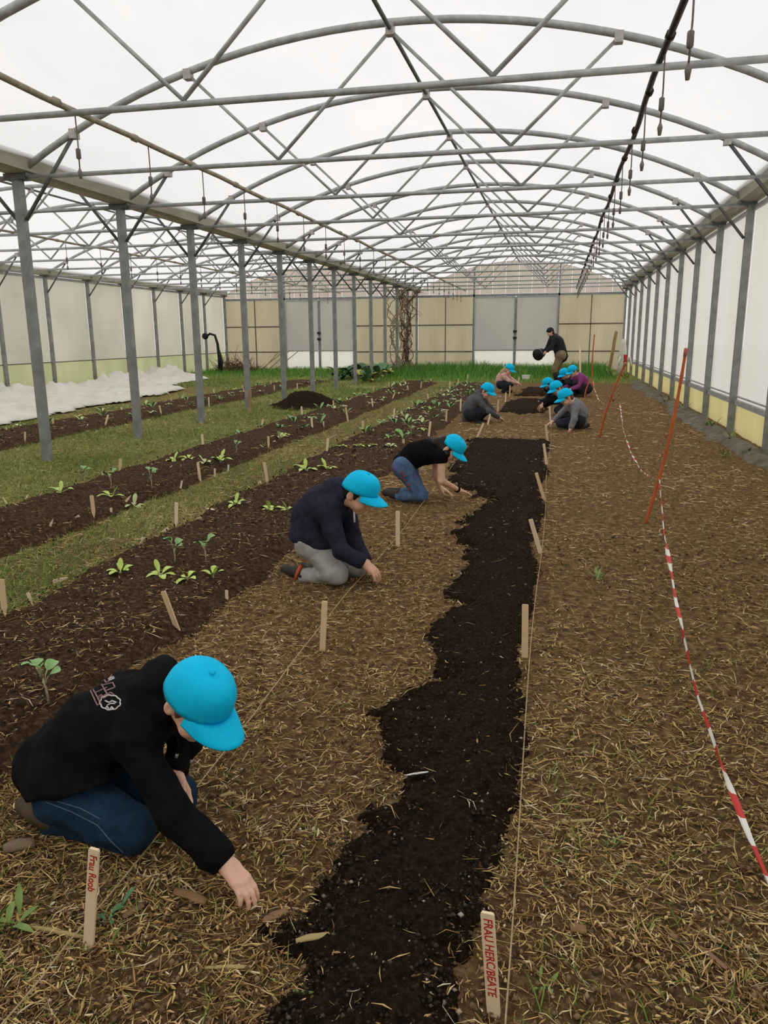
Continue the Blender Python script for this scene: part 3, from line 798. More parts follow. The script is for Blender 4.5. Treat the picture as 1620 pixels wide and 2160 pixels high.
c4b = gp(1233, 842); c4t = at(1246, 800, c4b[1])
cane(c4b, c4t, 0.014, 'short orange cane leaning behind the grey sweater child')
def tape(pts, label, w=0.028, stripe=0.14):
    """twisted barrier tape: strips of red and white"""
    pts = np.array(pts, float)
    t = np.linspace(0, 1, len(pts)); tt = np.linspace(0, 1, 220)
    # smooth through the points
    P = np.stack([np.interp(tt, t, pts[:, k]) for k in range(3)], 1)
    for _ in range(12): P[1:-1] = 0.25 * P[:-2] + 0.5 * P[1:-1] + 0.25 * P[2:]
    s = np.concatenate([[0], np.cumsum(np.linalg.norm(np.diff(P, axis=0), axis=1))])
    root = tag(empty('barrier_tape', P[0]), label, 'tape')
    T = np.gradient(P, axis=0); T /= np.linalg.norm(T, axis=1)[:, None]
    side = np.cross(T, [0, 0, 1.0]); side /= np.linalg.norm(side, axis=1)[:, None]
    up = np.cross(side, T)
    nst = int(s[-1] / stripe) + 1
    for q in range(nst):
        ii = np.where((s >= q * stripe - 1e-6) & (s <= (q + 1) * stripe + 1e-6))[0]
        lo = q * stripe; hi = min((q + 1) * stripe, s[-1])
        if hi - lo < 0.01: continue
        ss = np.linspace(lo, hi, 7)
        vs = []
        for x in ss:
            p = np.array([np.interp(x, s, P[:, k]) for k in range(3)]) - P[0]
            sd = unit([np.interp(x, s, side[:, k]) for k in range(3)]); uu = unit([np.interp(x, s, up[:, k]) for k in range(3)])
            a = 0.9 + 0.55 * math.sin(x * 2.3) + 0.3 * math.sin(x * 7.0)
            d = math.cos(a) * sd + math.sin(a) * uu; nn = -math.sin(a) * sd + math.cos(a) * uu
            ww = w * (0.75 + 0.25 * math.sin(x * 5.0))
            vs += [p + d * ww / 2 + nn * 0.004, p + nn * -0.003, p - d * ww / 2 + nn * 0.004, p + nn * 0.003 * 0]
        fs = []
        for i in range(6):
            for k in range(4):
                k2 = (k + 1) % 4
                fs.append((i * 4 + k, i * 4 + k2, (i + 1) * 4 + k2, (i + 1) * 4 + k))
        MB().add(vs, fs).build('red_stripe' if q % 2 else 'white_stripe', TAPE_R if q % 2 else TAPE_W, root)
    return root
def on_cane(b, t, a): return np.array(b) + (np.array(t) - np.array(b)) * a
tie1 = at(1390, 1008, c1b[1] - 0.05)
near_pts = [tie1, at(1400, 1120, 5.35), at(1425, 1270, 4.2), at(1468, 1460, 3.15), at(1530, 1640, 2.45), at(1580, 1770, 2.07), at(1628, 1880, 1.83), at(1700, 2030, 1.6), at(1800, 2230, 1.4)]
for i, (p, z) in enumerate(zip(near_pts, [0, .20, .16, .16, .20, .24, .28, .33, .38])):
    if i:
        uv = [(1390, 1008), (1400, 1120), (1425, 1270), (1468, 1460), (1530, 1640), (1580, 1770), (1628, 1880), (1700, 2030), (1800, 2230)][i]
        near_pts[i] = gp(uv[0], uv[1], z)
tape(near_pts, 'red and white barrier tape running from the nearest orange cane to the camera', 0.030, 0.145)
tie2 = at(1303, 806, c2b[1] - 0.2)
tape([tie2, gp(1307, 850, 0.42), gp(1314, 905, 0.26), gp(1330, 955, 0.15), gp(1350, 990, 0.12), gp(1364, 1003, 0.16), at(1384, 1012, c1b[1] - 0.05)], 'red and white barrier tape sagging between the two leaning orange canes', 0.032, 0.145)
tie3 = at(1250, 800, c3b[1])
tape([tie3, gp(1254, 822, 0.3), gp(1262, 843, 0.15), gp(1276, 855, 0.14), at(1290, 850, c2b[1] + 0.3), at(1297, 838, c2b[1] - 0.1)], 'distant red and white tape sagging behind the kneeling children', 0.035, 0.16)

# ================================================================== seedlings
LEAF_LIME = mat('lettuce_leaf', (0.62, 0.76, 0.24), (0.45, 0.62, 0.12), 30, 0.55)
LEAF_KOHL = mat('kohlrabi_leaf', (0.30, 0.50, 0.20), (0.20, 0.38, 0.14), 30, 0.55)
LEAF_PALE = mat('pale_lettuce_leaf', (0.62, 0.68, 0.36), (0.44, 0.52, 0.22), 30, 0.55)
LEAF_DARK = mat('dark_leaf', (0.07, 0.15, 0.05), (0.035, 0.085, 0.03), 14, 0.5)
STEM = mat('seedling_stem', (0.48, 0.50, 0.26), (0.40, 0.34, 0.22), 30, 0.6)
def leaf_mesh(L, W, curl=0.5, lift=0.5, fold=0.25, nl=6, nw=4, power=0.6, stalk=0.3):
    """leaf along +X from the origin, solid with a little thickness"""
    vs = []
    for side in (0, 1):
        for i in range(nl + 1):
            t = i / nl
            x = L * (t - 0.12 * curl * t * t); z = L * (lift * t - curl * t * t)
            ww = W * (0.10 + 0.02) if t < stalk * 0.6 else W * max(0.06, math.sin(math.pi * min(1, max(0.0, (t - stalk * 0.6) / (1.02 - stalk * 0.6)))) ** power)
            for k in range(nw + 1):
                a = (k / nw - 0.5)
                vs.append((x, a * ww, z + fold * ww * (2 * a) ** 2 * 0.5 + 0.04 * L * math.sin(9 * t + 5 * a) * abs(a) - side * 0.0012))
    n = (nl + 1) * (nw + 1); fs = []
    for i in range(nl):
        for k in range(nw):
            q = (i * (nw + 1) + k, (i + 1) * (nw + 1) + k, (i + 1) * (nw + 1) + k + 1, i * (nw + 1) + k + 1)
            fs.append(q[::-1]); fs.append(tuple(x + n for x in q))
    return vs, fs
def lettuce(name, p, s, n, label, mt=LEAF_LIME, upright=0.0):
    root = tag(empty(name, p), label, 'seedling', 'near seedlings in the beds')
    a0 = random.random() * 6.28
    for i in range(n):
        a = a0 + 6.283 * i / n + random.uniform(-0.3, 0.3)
        up = random.uniform(0.25, 0.7) + upright
        vs, fs = leaf_mesh(s * random.uniform(0.8, 1.15), s * 0.42, 0.45, up, 0.3)
        o = MB().add(vs, fs).build('leaf', mt, root, True)
        o.rotation_euler = (0, 0, a)
    vs, fs = leaf_mesh(s * 0.6, s * 0.32, 0.2, 1.6, 0.4)
    o = MB().add(vs, fs).build('leaf', mt, root, True); o.rotation_euler = (0, 0, a0 + 1)
    MB().tube([(0, 0, -0.02), (0, 0, 0.012)], [0.006, 0.008], 6).build('crown', STEM, root)
    return root
def kohlrabi(name, p, h, label, n=4, lean=(0, 0)):
    root = tag(empty(name, p), label, 'seedling', 'near seedlings in the beds')
    top = np.array([lean[0] * h, lean[1] * h, h * 0.55])
    MB().tube([(0, 0, -0.02), top * 0.5 + np.array([0.004, 0, 0]), top], [0.005, 0.0045, 0.004], 6).build('stem', STEM, root, True)
    a0 = random.random() * 6
    for i in range(n):
        a = a0 + 6.283 * i / n
        b = top * (0.55 + 0.45 * i / n)
        e = b + np.array([math.cos(a) * h * 0.13, math.sin(a) * h * 0.13, h * (0.30 + 0.14 * i / n)])
        MB().tube([b, (b + e) / 2 + np.array([0, 0, 0.01]), e], 0.0028, 5).build('petiole', STEM, root, True)
        vs, fs = leaf_mesh(h * 0.33, h * 0.32, 0.55, 0.75, 0.25, power=0.38, stalk=0.04)
        o = MB().add(vs, fs).build('leaf', LEAF_KOHL, root, True)
        o.location = tuple(e); o.rotation_euler = (0.2, -0.2, a)
    return root
random.seed(21)
def bp(u, v):
    p = gp(u, v, 0.07); return (p[0], p[1], ground_at(p[0], p[1]))
lettuce('lettuce_seedling', bp(255, 1212), 0.10, 5, 'bright lime lettuce seedling nearest the left edge of the seedling bed', upright=0.25)
lettuce('lettuce_seedling', bp(338, 1218), 0.105, 5, 'flat lime lettuce seedling second from left in the near row')
lettuce('lettuce_seedling', bp(396, 1224), 0.09, 4, 'lime lettuce seedling behind the slanting stake')
lettuce('lettuce_seedling', bp(450, 1220), 0.085, 4, 'lime lettuce seedling with one raised leaf at the right end of the near row', upright=0.35)
kohlrabi('kohlrabi_seedling', bp(369, 1190), 0.17, 'upright blue green kohlrabi seedling left of its twin behind the near lettuces')
kohlrabi('kohlrabi_seedling', bp(434, 1190), 0.165, 'upright blue green kohlrabi seedling right of its twin behind the near lettuces')
kohlrabi('kohlrabi_seedling', bp(103, 1484), 0.17, 'green kohlrabi seedling behind the back of the foreground child', 5, (-0.1, 0))
lettuce('lettuce_seedling', bp(497, 1072), 0.11, 5, 'lime lettuce seedling alone near the left edge of the bed behind the navy hoodie child')
lettuce('lettuce_seedling', bp(570, 1080), 0.11, 5, 'lime lettuce seedling left of the navy hoodie child')
lettuce('lettuce_seedling', bp(607, 1080), 0.10, 4, 'lime lettuce seedling touching the outline of the navy hoodie child')
for (u, v, s, lab, kind) in ((130, 1043, 0.12, 'flat lime lettuce at the left end of the middle bed', 0), (178, 1028, 0.16, 'blue green kohlrabi in the middle bed left of the tall stake', 1), (235, 1032, 0.15, 'small kohlrabi in the middle bed right of the tall stake', 1), (236, 1054, 0.12, 'pale lettuce in the middle bed beside the tall stake', 0), (282, 1056, 0.13, 'lime lettuce on the right edge of the middle bed', 0), (320, 1034, 0.17, 'tallest kohlrabi of the middle bed', 1), (367, 976, 0.12, 'lime lettuce at the far edge of the middle bed', 0), (398, 974, 0.12, 'second lime lettuce at the far edge of the middle bed', 0), (433, 982, 0.12, 'small lime lettuce next to a stake in the middle bed', 0), (465, 976, 0.15, 'upright pale lettuce in the middle bed right of a stake', 0), (499, 960, 0.15, 'kohlrabi standing among dark soil in the middle bed', 1), (590, 930, 0.14, 'lime lettuce leaning at the right edge of the middle bed', 0), (645, 994, 0.14, 'yellow green lettuce behind the cap of the navy hoodie child', 0), (690, 993, 0.14, 'pale lettuce just above the cap of the navy hoodie child', 0), (867, 925, 0.17, 'kohlrabi behind the back of the child in the black shirt', 1)):
    if kind: kohlrabi('kohlrabi_seedling', bp(u, v), s * 1.1, lab)
    else: lettuce('lettuce_seedling', bp(u, v), s, 5, lab, LEAF_LIME if random.random() < 0.6 else LEAF_PALE, 0.15)
# distant seedlings: simple rosettes
def rosette_mesh(s, n, up):
    mb = MB()
    for i in range(n):
        a = 6.283 * i / n + random.uniform(-0.3, 0.3)
        vs, fs = leaf_mesh(s * random.uniform(0.8, 1.2), s * 0.5, 0.4, up * random.uniform(0.7, 1.3), 0.3, 3, 2)
        c, sn = math.cos(a), math.sin(a)
        mb.add([(x * c - y * sn, x * sn + y * c, z) for x, y, z in vs], fs)
    return mb.mesh('rosette', True)
ROS = [(rosette_mesh(0.11, 5, 0.5), LEAF_LIME), (rosette_mesh(0.12, 4, 1.0), LEAF_PALE), (rosette_mesh(0.10, 5, 0.8), LEAF_KOHL), (rosette_mesh(0.13, 4, 1.3), LEAF_KOHL), (rosette_mesh(0.12, 5, 0.6), LEAF_PALE)]
for m_, mt_ in ROS: m_.materials.append(mt_)
def far_plants(bed, y0, y1, dy, nx, label, group, p=0.8):
    y = y0
    while y < y1:
        for i in range(nx):
            if random.random() > p: continue
            x = bed[0] + 0.16 + (bed[1] - bed[0] - 0.32) * i / (nx - 1) + random.uniform(-0.06, 0.06)
            yy = y + random.uniform(-0.08, 0.08)
            kd = random.randrange(len(ROS)); lk = ['lime lettuce', 'pale lettuce', 'blue green kohlrabi', 'tall kohlrabi', 'flat pale lettuce'][kd]
            o = link('seedling', ROS[kd][0], None, None, (x, yy, ground_at(x, yy)))
            o.rotation_euler = (0, 0, random.random() * 6.28); o.scale = (1.0,) * 3
            tag(o, label % lk, 'seedling', group)
        y += dy
far_plants(BED2, 9.6, 22.5, 0.62, 4, 'small %s seedling in the far part of the nearest bed', 'far seedlings in the nearest bed', 0.8)
far_plants(BED3, 10.6, 23.5, 0.75, 3, 'small %s seedling in the far part of the middle bed', 'far seedlings in the middle bed', 0.7)
far_plants(BED4, 10.2, 24.0, 0.8, 3, 'small %s seedling in the dark bed beside the white sheet', 'seedlings in the far left bed', 0.6)

# ================================================================== white garden fleece
FLEECE = mat('garden_fleece', (0.80, 0.76, 0.68), (0.70, 0.665, 0.58), 2.0, 0.9, bump=0.3, bscale=18)
def fleece():
    xs = np.arange(-14.9, -9.0, 0.07); ys = np.arange(6.5, 27.5, 0.11)
    X, Y = np.meshgrid(xs, ys)
    xr = np.interp(Y, [6, 11.5, 15.7, 18.5, 20.8, 21.6, 22.2, 26, 27.2], [-8.95, -9.45, -9.8, -10.1, -10.4, -11.2, -11.9, -12.2, -13.4])
    e = xr - X + 0.35 * fbm(X, Y, 0.8, 3, 3.0)
    e = np.minimum(e, X + 14.7 + 0.3 * fbm(X, Y, 0.7, 3, 9.0)); e = np.minimum(e, (27.0 - Y) * 0.8 + 0.3 * fbm(X, Y, 1.0, 2, 1.0))
    r1 = 1 - np.abs(fbm(X + 0.35 * Y, Y * 0.6, 0.75, 3, 2.0)) * 2.0
    r2 = 1 - np.abs(fbm(X, Y, 2.2, 3, 7.0)) * 2.0
    h = 0.03 + sstep(0, 0.8, e) * (0.05 + 0.26 * np.clip(r1, 0, 1) ** 3 * (0.4 + sstep(-11.5, -13.5, X)) + 0.12 * np.clip(r2, 0, 1) ** 3) + 0.05 * sstep(0, 0.2, e) * (1 - sstep(0.2, 0.7, e))
    Z = gz(X, Y) + h
    F = grid_faces(len(xs), len(ys)); keep = (e.ravel()[F] > 0).all(1); F = F[keep]
    us = np.unique(F); mp = np.full(X.size, -1); mp[us] = np.arange(len(us))
    o = link('garden_fleece', raw_mesh('garden_fleece', np.stack([X, Y, Z], -1).reshape(-1, 3)[us], mp[F], True), FLEECE)
    md = o.modifiers.new('thickness', 'SOLIDIFY'); md.thickness = 0.006
    tag(o, 'large crumpled white fleece sheet spread on the ground along the far left wall', 'fleece sheet')
fleece()

# ================================================================== back of the greenhouse
TWIG = mat('dry_twigs', (0.20, 0.11, 0.055), (0.09, 0.05, 0.03), 20, 0.9)
TWIG_PALE = mat('pale_twigs', (0.42, 0.33, 0.22), (0.28, 0.2, 0.12), 20, 0.9)
HOSE = mat('black_rubber', (0.02, 0.02, 0.022), (0.01, 0.01, 0.011), 12, 0.5)
def twig_heap(name, c, rx, ry, h, n, label, cat, mt=TWIG, r=0.010):
    rg = np.random.default_rng(int(abs(c[0] * 100)) + n)
    mb = MB()
    for i in range(n):
        a = rg.random() * 6.283; q = math.sqrt(rg.random())
        b = np.array([math.cos(a) * rx * q, math.sin(a) * ry * q, h * (1 - q) * rg.random() * 0.8])
        d = np.array([rg.normal(), rg.normal(), abs(rg.normal()) * 0.8]); d = unit(d) * h * (0.4 + 0.8 * rg.random())
        m1 = b + d * 0.5 + rg.normal(size=3) * 0.05 * h
        mb.tube([b, m1, b + d], [r, r * 0.8, r * 0.4], 4, False)
    o = mb.build(name, mt); o.location = tuple(c)
    tag(o, label, cat); o['kind'] = 'stuff'
    return o
twig_heap('dry_shrub', (-13.6, 31.6, 0.0), 0.9, 0.6, 0.75, 240, 'dry brown shrub at the far left corner', 'shrub')
twig_heap('dead_vine_heap', (-6.25, 30.0, 0.0), 1.0, 0.7, 0.5, 320, 'heap of dead brown vines at the foot of the far central posts', 'vine heap')
def vine(x, y, label, n=9, seed=1, mt=TWIG):
    rg = np.random.default_rng(seed)
    root = tag(empty('dead_vine', (x, y, 0)), label, 'vine')
    for s in range(n):
        a0 = rg.random() * 6.28; turns = rg.uniform(0.5, 2.0); pts = []; rr = rg.uniform(0.07, 0.24)
        for i in range(26):
            t = i / 25; a = a0 + turns * 6.283 * t
            pts.append((math.cos(a) * rr * (1 + 1.6 * t ** 4) + 0.04 * rg.normal(), math.sin(a) * rr + 0.03 * rg.normal(), 3.25 * t))
        MB().tube(pts, 0.016, 5).build('stem', mt, root, True)
        tw = MB()
        for i in range(2, 26):
            p = np.array(pts[i]); d = unit(rg.normal(size=3)) * rg.uniform(0.08, 0.3)
            tw.tube([p, p + d * 0.6 + np.array([0, 0, -0.03]), p + d + np.array([0, 0, -0.12])], [0.009, 0.007, 0.004], 4, False)
        tw.build('side_twigs', mt, root)['kind'] = 'stuff'
    return root
vine(X1 - 0.05, ky(10), 'grey brown dead climber wound around the second last central post', 6, 2, TWIG_PALE)
vine(X1 + 0.12, ky(10) + 1.3, 'reddish brown dead climber hanging beside the last central posts', 11, 3)
# standpipe with hose at the left corner
hs = tag(empty('standpipe_hose', (-13.95, 30.6, 0)), 'black hose hooked over a standpipe at the far left corner', 'hose')
MB().tube([(0, 0, -0.02), (0.02, 0, 0.6), (-0.02, 0, 1.2), (-0.12, 0, 1.55), (-0.34, 0, 1.62), (-0.5, 0, 1.5)], [0.075, 0.07, 0.06, 0.055, 0.05, 0.05], 8).build('hose', HOSE, hs, True)
MB().ball((-0.56, 0, 1.52), (0.14, 0.12, 0.14), 10, 6).build('nozzle_head', HOSE, hs, True)
MB().tube([(0.05, 0.05, 0), (0.1, 0.05, 0.5), (0.02, 0.04, 0.95)], [0.05, 0.06, 0.03], 7).build('coil', HOSE, hs, True)
# leaning sticks at the end wall
for i, (x, dx) in enumerate(((-12.6, 0.9), (-12.9, 0.7), (-12.35, 1.0), (-13.1, 1.05))):
    o = MB().tube([(0, 0, 0), (dx * 0.5, 0.25, 0.42), (dx, 0.5, 0.85)], 0.02, 6).build('cut_branch', TWIG_PALE, None, True)
    o.location = (x, 32.6 + 0.12 * i, 0.0)
    tag(o, '%s pale cut branch leaning by the left end wall, from the left' % ['third', 'second', 'fourth', 'first'][i], 'branch', 'cut branches by the left end wall')
# leafy plants near the central posts
def leafy(x, y, s, n, label, mt=LEAF_DARK, mt2=None):
    root = tag(empty('leafy_plant', (x, y, gz1(x, y))), label, 'plant', 'leafy plants by the far posts')
    for i in range(n):
        a = 6.283 * i / n + random.uniform(-0.35, 0.35)
        vs, fs = leaf_mesh(s * random.uniform(0.8, 1.2), s * 0.55, 0.75, random.uniform(0.9, 1.6), 0.25, 7, 4)
        o = MB().add(vs, fs).build('leaf', (mt2 if mt2 and i % 5 == 0 else mt), root, True); o.rotation_euler = (0, 0, a)
    return root
LEAF_MID = mat('cabbage_leaf', (0.13, 0.28, 0.13), (0.07, 0.17, 0.07), 10, 0.5)
LEAF_YEL = mat('yellowing_leaf', (0.62, 0.56, 0.14), (0.45, 0.42, 0.09), 10, 0.6)
random.seed(5)
for (u, v, y_, s, lab, m1) in ((722, 795, 26.0, 0.55, 'dark leafy plant left of the seventh post', LEAF_DARK), (745, 790, 26.5, 0.60, 'dark leafy plant behind the eighth post', LEAF_DARK), (765, 786, 27.5, 0.65, 'large dark green leafy plant right of the eighth post', LEAF_DARK), (783, 800, 25.0, 0.55, 'blue green leafy plant in front of the ninth post', LEAF_MID), (803, 790, 27.0, 0.62, 'leafy plant with yellowing leaves near the tenth post', LEAF_MID), (770, 803, 24.5, 0.45, 'small leafy plant with yellow stalks in the grass', LEAF_MID)):
    p = at(u, v, y_); leafy(p[0], y_, s, 11, lab, m1, LEAF_YEL if m1 is LEAF_MID else None)
# things at the right end
ROLL = mat('rolled_white_sheet', (0.80, 0.77, 0.70), (0.66, 0.62, 0.54), 4, 0.8)
p = at(1313, 775, 31.0)
o = MB().tube([(0, 0, 0), (0.03, 0, 0.3), (0.0, 0, 0.6), (0.04, 0, 0.9), (0.02, 0, 1.15), (0.03, 0, 1.3)], [0.17, 0.15, 0.17, 0.13, 0.11, 0.05], 9).build('rolled_sheet', ROLL, None, True)
o.location = (p[0] - 0.05, 31.0, 0.0); tag(o, 'upright white rolled sheet leaning in the right end corner', 'sheet roll')
o = MB().box((0, 0, 0.8), (0.12, 0.03, 1.6)).build('plank', WOOD_OLD); o.location = (p[0] - 0.45, 31.6, 0.0); o.rotation_euler = (0, 0.12, 0.2)
tag(o, 'brown plank leaning left of the white rolled sheet', 'plank')
p = at(1340, 768, 27.5)
kn = tag(empty('tape_bundle', (min(p[0], 2.2), 27.5, 0)), 'bundle of red and white tape tied low near the right wall', 'tape')
MB().tube([(0, 0, 0), (0, 0, 0.75)], 0.02, 6).build('peg', CANE, kn)
for i in range(4):
    a = i * 1.6
    MB().tube([(0, 0, 0.62), (0.14 * math.cos(a), 0.1 * math.sin(a), 0.72 + 0.06 * (i % 2)), (0.22 * math.cos(a), 0.12 * math.sin(a), 0.42)], [0.03, 0.05, 0.03], 5).build('loop', TAPE_R if i % 2 else TAPE_W, kn, True)
p = gp(1109, 802)
wc = tag(empty('white_tub', (p[0], p[1], gz1(p[0], p[1]))), 'small white tub on the ground beside the child in pink', 'tub')
MB().tube([(0, 0, 0.0), (0, 0, 0.02), (0, 0, 0.16), (0, 0, 0.165), (0, 0, 0.03)], [0.10, 0.115, 0.14, 0.125, 0.10], 14).build('tub_body', WHITE_TAG, wc, True)
MB().tube([(0, 0, 0.155), (0, 0, 0.172)], 0.147, 14).build('rim', WHITE_TAG, wc)
p = gp(1222, 815)
o = MB().tube([(0, 0, -0.03), (-0.02, 0, 0.5), (-0.06, 0, 1.15)], [0.035, 0.033, 0.03], 6).build('wooden_pole', WOOD_PALE, None, True); o.location = (p[0] + 0.02, p[1], 0)
tag(o, 'tall pale wooden pole behind the child in purple', 'pole')
# ground cloth and weeds along the right wall
CLOTH = mat('ground_cloth', (0.22, 0.19, 0.145), (0.10, 0.085, 0.06), 6, 0.9, bump=0.4, bscale=20)
def cloth_h(X, Y):
    n = 0.10 * fbm(X, Y, 1.5, 4, 6.0)
    e = np.minimum(X - 2.22 - 0.06 * np.sin(Y * 0.8) + 2.2 * n, 2.6 - X)
    e = np.minimum(e, Y - 8.0)
    return np.clip(0.09 * sstep(-0.02, 0.15, e) * (0.6 + 1.1 * fbm(X, Y, 3.0, 3, 1.0)) + np.minimum(0, e) * 0.9 + 0.006, -0.05, 1)
tag(patch('ground_cloth', 1.7, 2.62, 7.0, 26, cloth_h, CLOTH, 0.035, 0.008, 0.02, 8), 'dark rumpled ground cloth strip along the foot of the right wall', 'ground cloth')
WEED = mat('weed_leaf', (0.26, 0.36, 0.10), (0.15, 0.24, 0.06), 25, 0.6)
def weed(p, s, n, label, mt=WEED, group='weeds by the right wall'):
    root = tag(empty('weed', p), label, 'weed', group)
    for i in range(n):
        a = random.random() * 6.283
        vs, fs = leaf_mesh(s * random.uniform(0.6, 1.3), s * 0.22, random.uniform(0.3, 0.7), random.uniform(0.7, 1.8), 0.2, 4, 2)
        o = MB().add(vs, fs).build('leaf', mt, root, True); o.rotation_euler = (0, 0, a)
        o.location = (0.4 * s * random.uniform(-1, 1), 0.4 * s * random.uniform(-1, 1), 0)
    return root
random.seed(9)
for u, v, s, lab in ((1532, 965, 0.16, 'yellow green weed tuft on the soil near the right wall'), (1555, 935, 0.22, 'grey green weed on the ground cloth by the second right post'), (1500, 905, 0.20, 'weed on the ground cloth between the right posts'), (1462, 868, 0.22, 'small weed at the foot of the right wall'), (1420, 850, 0.25, 'weed at the foot of the right wall further back'), (1345, 800, 0.4, 'weed clump below the tape bundle'), (1290, 800, 0.45, 'green weed clump near the second orange cane'), (1580, 960, 0.18, 'dark weed beside the nearest right post')):
    q = gp(u, v); q[0] = min(q[0], X2 - 0.05 - 0.8 * s); weed((q[0], q[1], gz1(q[0], q[1]) + 0.01), s * 0.6, 14, lab)
q = gp(238, 1948); weed((q[0], q[1], gz1(q[0], q[1])), 0.06, 7, 'small green weed beside the lettered stake by the child', LEAF_MID, 'foreground weeds')
q = gp(1260, 1225); weed((q[0], q[1], gz1(q[0], q[1])), 0.07, 8, 'small green tuft right of the compost strip', WEED, 'foreground weeds')
q = gp(1295, 1778); weed((q[0], q[1], gz1(q[0], q[1])), 0.035, 6, 'tiny green weed in the right foreground', WEED, 'foreground weeds')
q = gp(20, 1960); weed((q[0], q[1], gz1(q[0], q[1])), 0.09, 9, 'tuft of long grass blades at the lower left edge', WEED, 'foreground weeds')
q = gp(1150, 2080); weed((q[0], q[1], gz1(q[0], q[1])), 0.035, 9, 'olive tuft beside the large lettered stake', WEED, 'foreground weeds')

# ================================================================== larger litter pieces in the foreground
BARK = mat('wood_chip', (0.36, 0.22, 0.10), (0.22, 0.12, 0.055), 18, 0.85, stretch=(0.2, 1, 1), bump=0.4)
STALK = mat('dry_stalk', (0.50, 0.40, 0.17), (0.36, 0.27, 0.11), 14, 0.8, stretch=(0.2, 1, 1))
LEAFDRY = mat('dry_leaf', (0.34, 0.20, 0.11), (0.22, 0.12, 0.07), 20, 0.85)
STONE = mat('stone', (0.30, 0.22, 0.14), (0.2, 0.14, 0.09), 14, 0.9, bump=0.4)
def chunk(name, u, v, ang, L, W, H_, mt, label, cat):
    """irregular elongated chip"""
    rg = random.Random(int(u * 7 + v))
    vs = []; m = 6; n = 8
    for i in range(m + 1):
        t = i / m; f = 0.35 + 0.65 * math.sin(math.pi * (0.12 + 0.76 * t)) ** 0.6
        for k in range(n):
            a = 6.283 * k / n; j = rg.uniform(0.85, 1.12)
            vs.append(((t - 0.5) * L, math.cos(a) * W / 2 * f * j + 0.1 * W * math.sin(5 * t), math.sin(a) * H_ / 2 * f * j + H_ * 0.3))
    fs = [(i * n + k, i * n + (k + 1) % n, (i + 1) * n + (k + 1) % n, (i + 1) * n + k) for i in range(m) for k in range(n)]
    fs += [tuple(range(n))[::-1], tuple(m * n + k for k in range(n))]
    o = MB().add(vs, fs).build(name, mt, None, True)
    q = gp(u, v, 0.02); o.location = (q[0], q[1], ground_at(q[0], q[1]) + 0.004); o.rotation_euler = (0, 0, ang)
    tag(o, label, cat); return o
for a in (('stone', 40, 1782, 0.7, 0.085, 0.05, 0.035, STONE, 'brown clod at the left edge beside the child shoe', 'stone'), ('wood_chip', 402, 1886, -0.15, 0.105, 0.03, 0.018, BARK, 'flat tan wood chip below the reaching hand', 'wood chip'), ('dry_stalk', 1215, 1722, 0.35, 0.13, 0.014, 0.010, STALK, 'greenish dry stalk lying right of the compost strip', 'stalk'), ('dry_stalk', 120, 1961, 0.0, 0.16, 0.013, 0.012, STALK, 'orange dry stalk lying across the foot of the lettered stake', 'stalk'), ('wood_chip', 660, 1990, 0.5, 0.085, 0.022, 0.012, STALK, 'pale split stalk left of the compost in the foreground', 'wood chip'), ('wood_chip', 580, 1925, 0.9, 0.07, 0.03, 0.012, LEAFDRY, 'reddish brown bark scrap in the foreground soil', 'wood chip'), ('wood_chip', 280, 1915, 1.1, 0.06, 0.022, 0.012, LEAFDRY, 'dark reddish bark scrap right of the lettered stake', 'wood chip'), ('wood_chip', 480, 1670, 0.7, 0.055, 0.016, 0.010, STALK, 'pale chip beside the guide string near the child', 'wood chip'), ('stone', 1220, 1955, 0.1, 0.04, 0.03, 0.02, BARK, 'small beige pebble in the right foreground', 'stone'), ('dry_stalk', 480, 2035, 0.25, 0.11, 0.012, 0.009, STALK, 'dry stalk at the bottom left foreground', 'stalk'), ('dry_stalk', 880, 1640, 0.5, 0.08, 0.008, 0.007, TAPE_W, 'bleached stalk on the compost edge', 'stalk'), ('wood_chip', 1505, 2010, -0.8, 0.08, 0.016, 0.01, LEAFDRY, 'reddish stalk at the lower right', 'wood chip'), ('wood_chip', 640, 2085, 0.1, 0.05, 0.009, 0.007, WEED, 'green scrap on the compost near the bottom', 'wood chip')):
    chunk(*a)
# ================================================================== people (bodies as smooth distance fields, meshed)
def sd_prim(P, pr):
    k = pr[0]
    if k == 'c':
        a, b, ra, rb = pr[1:5]
        a = np.asarray(a, np.float32); ab = np.asarray(b, np.float32) - a
        t = np.clip((P - a) @ ab / max(1e-9, float(ab @ ab)), 0, 1)
        d = np.linalg.norm(P - a - t[:, None] * ab, axis=1) - (ra + (rb - ra) * t)
    else:
        c, R3, r = pr[1:4]
        q = (P - np.asarray(c, np.float32)) @ np.asarray(R3, np.float32)
        r = np.asarray(r, np.float32)
        k0 = np.linalg.norm(q / r, axis=1); k1 = np.linalg.norm(q / (r * r), axis=1)
        d = k0 * (k0 - 1) / np.maximum(k1, 1e-6)
    cut = pr[6] if len(pr) > 6 else None
    if cut is not None:
        d = np.maximum(d, (P - np.asarray(cut[0], np.float32)) @ np.asarray(cut[1], np.float32))
    return d.astype(np.float32)
def sd_all(P, prims):
    d = None
    for pr in prims:
        e = sd_prim(P, pr); k = pr[5] if pr[0] == 'c' else pr[4]
        if d is None: d = e
        elif k < 0:      # carve
            d = np.maximum(d, -e)
        else:
            h = np.clip(0.5 + 0.5 * (d - e) / max(k, 1e-4), 0, 1)
            d = d * (1 - h) + e * h - k * h * (1 - h)
    return d
def cone(a, b, ra, rb, k=0.02, cut=None): return ('c', np.array(a, float), np.array(b, float), ra, rb, k, cut)
def ell(c, R3, r, k=0.02, cut=None): return ('e', np.array(c, float), np.array(R3, float), r, k, None, cut)
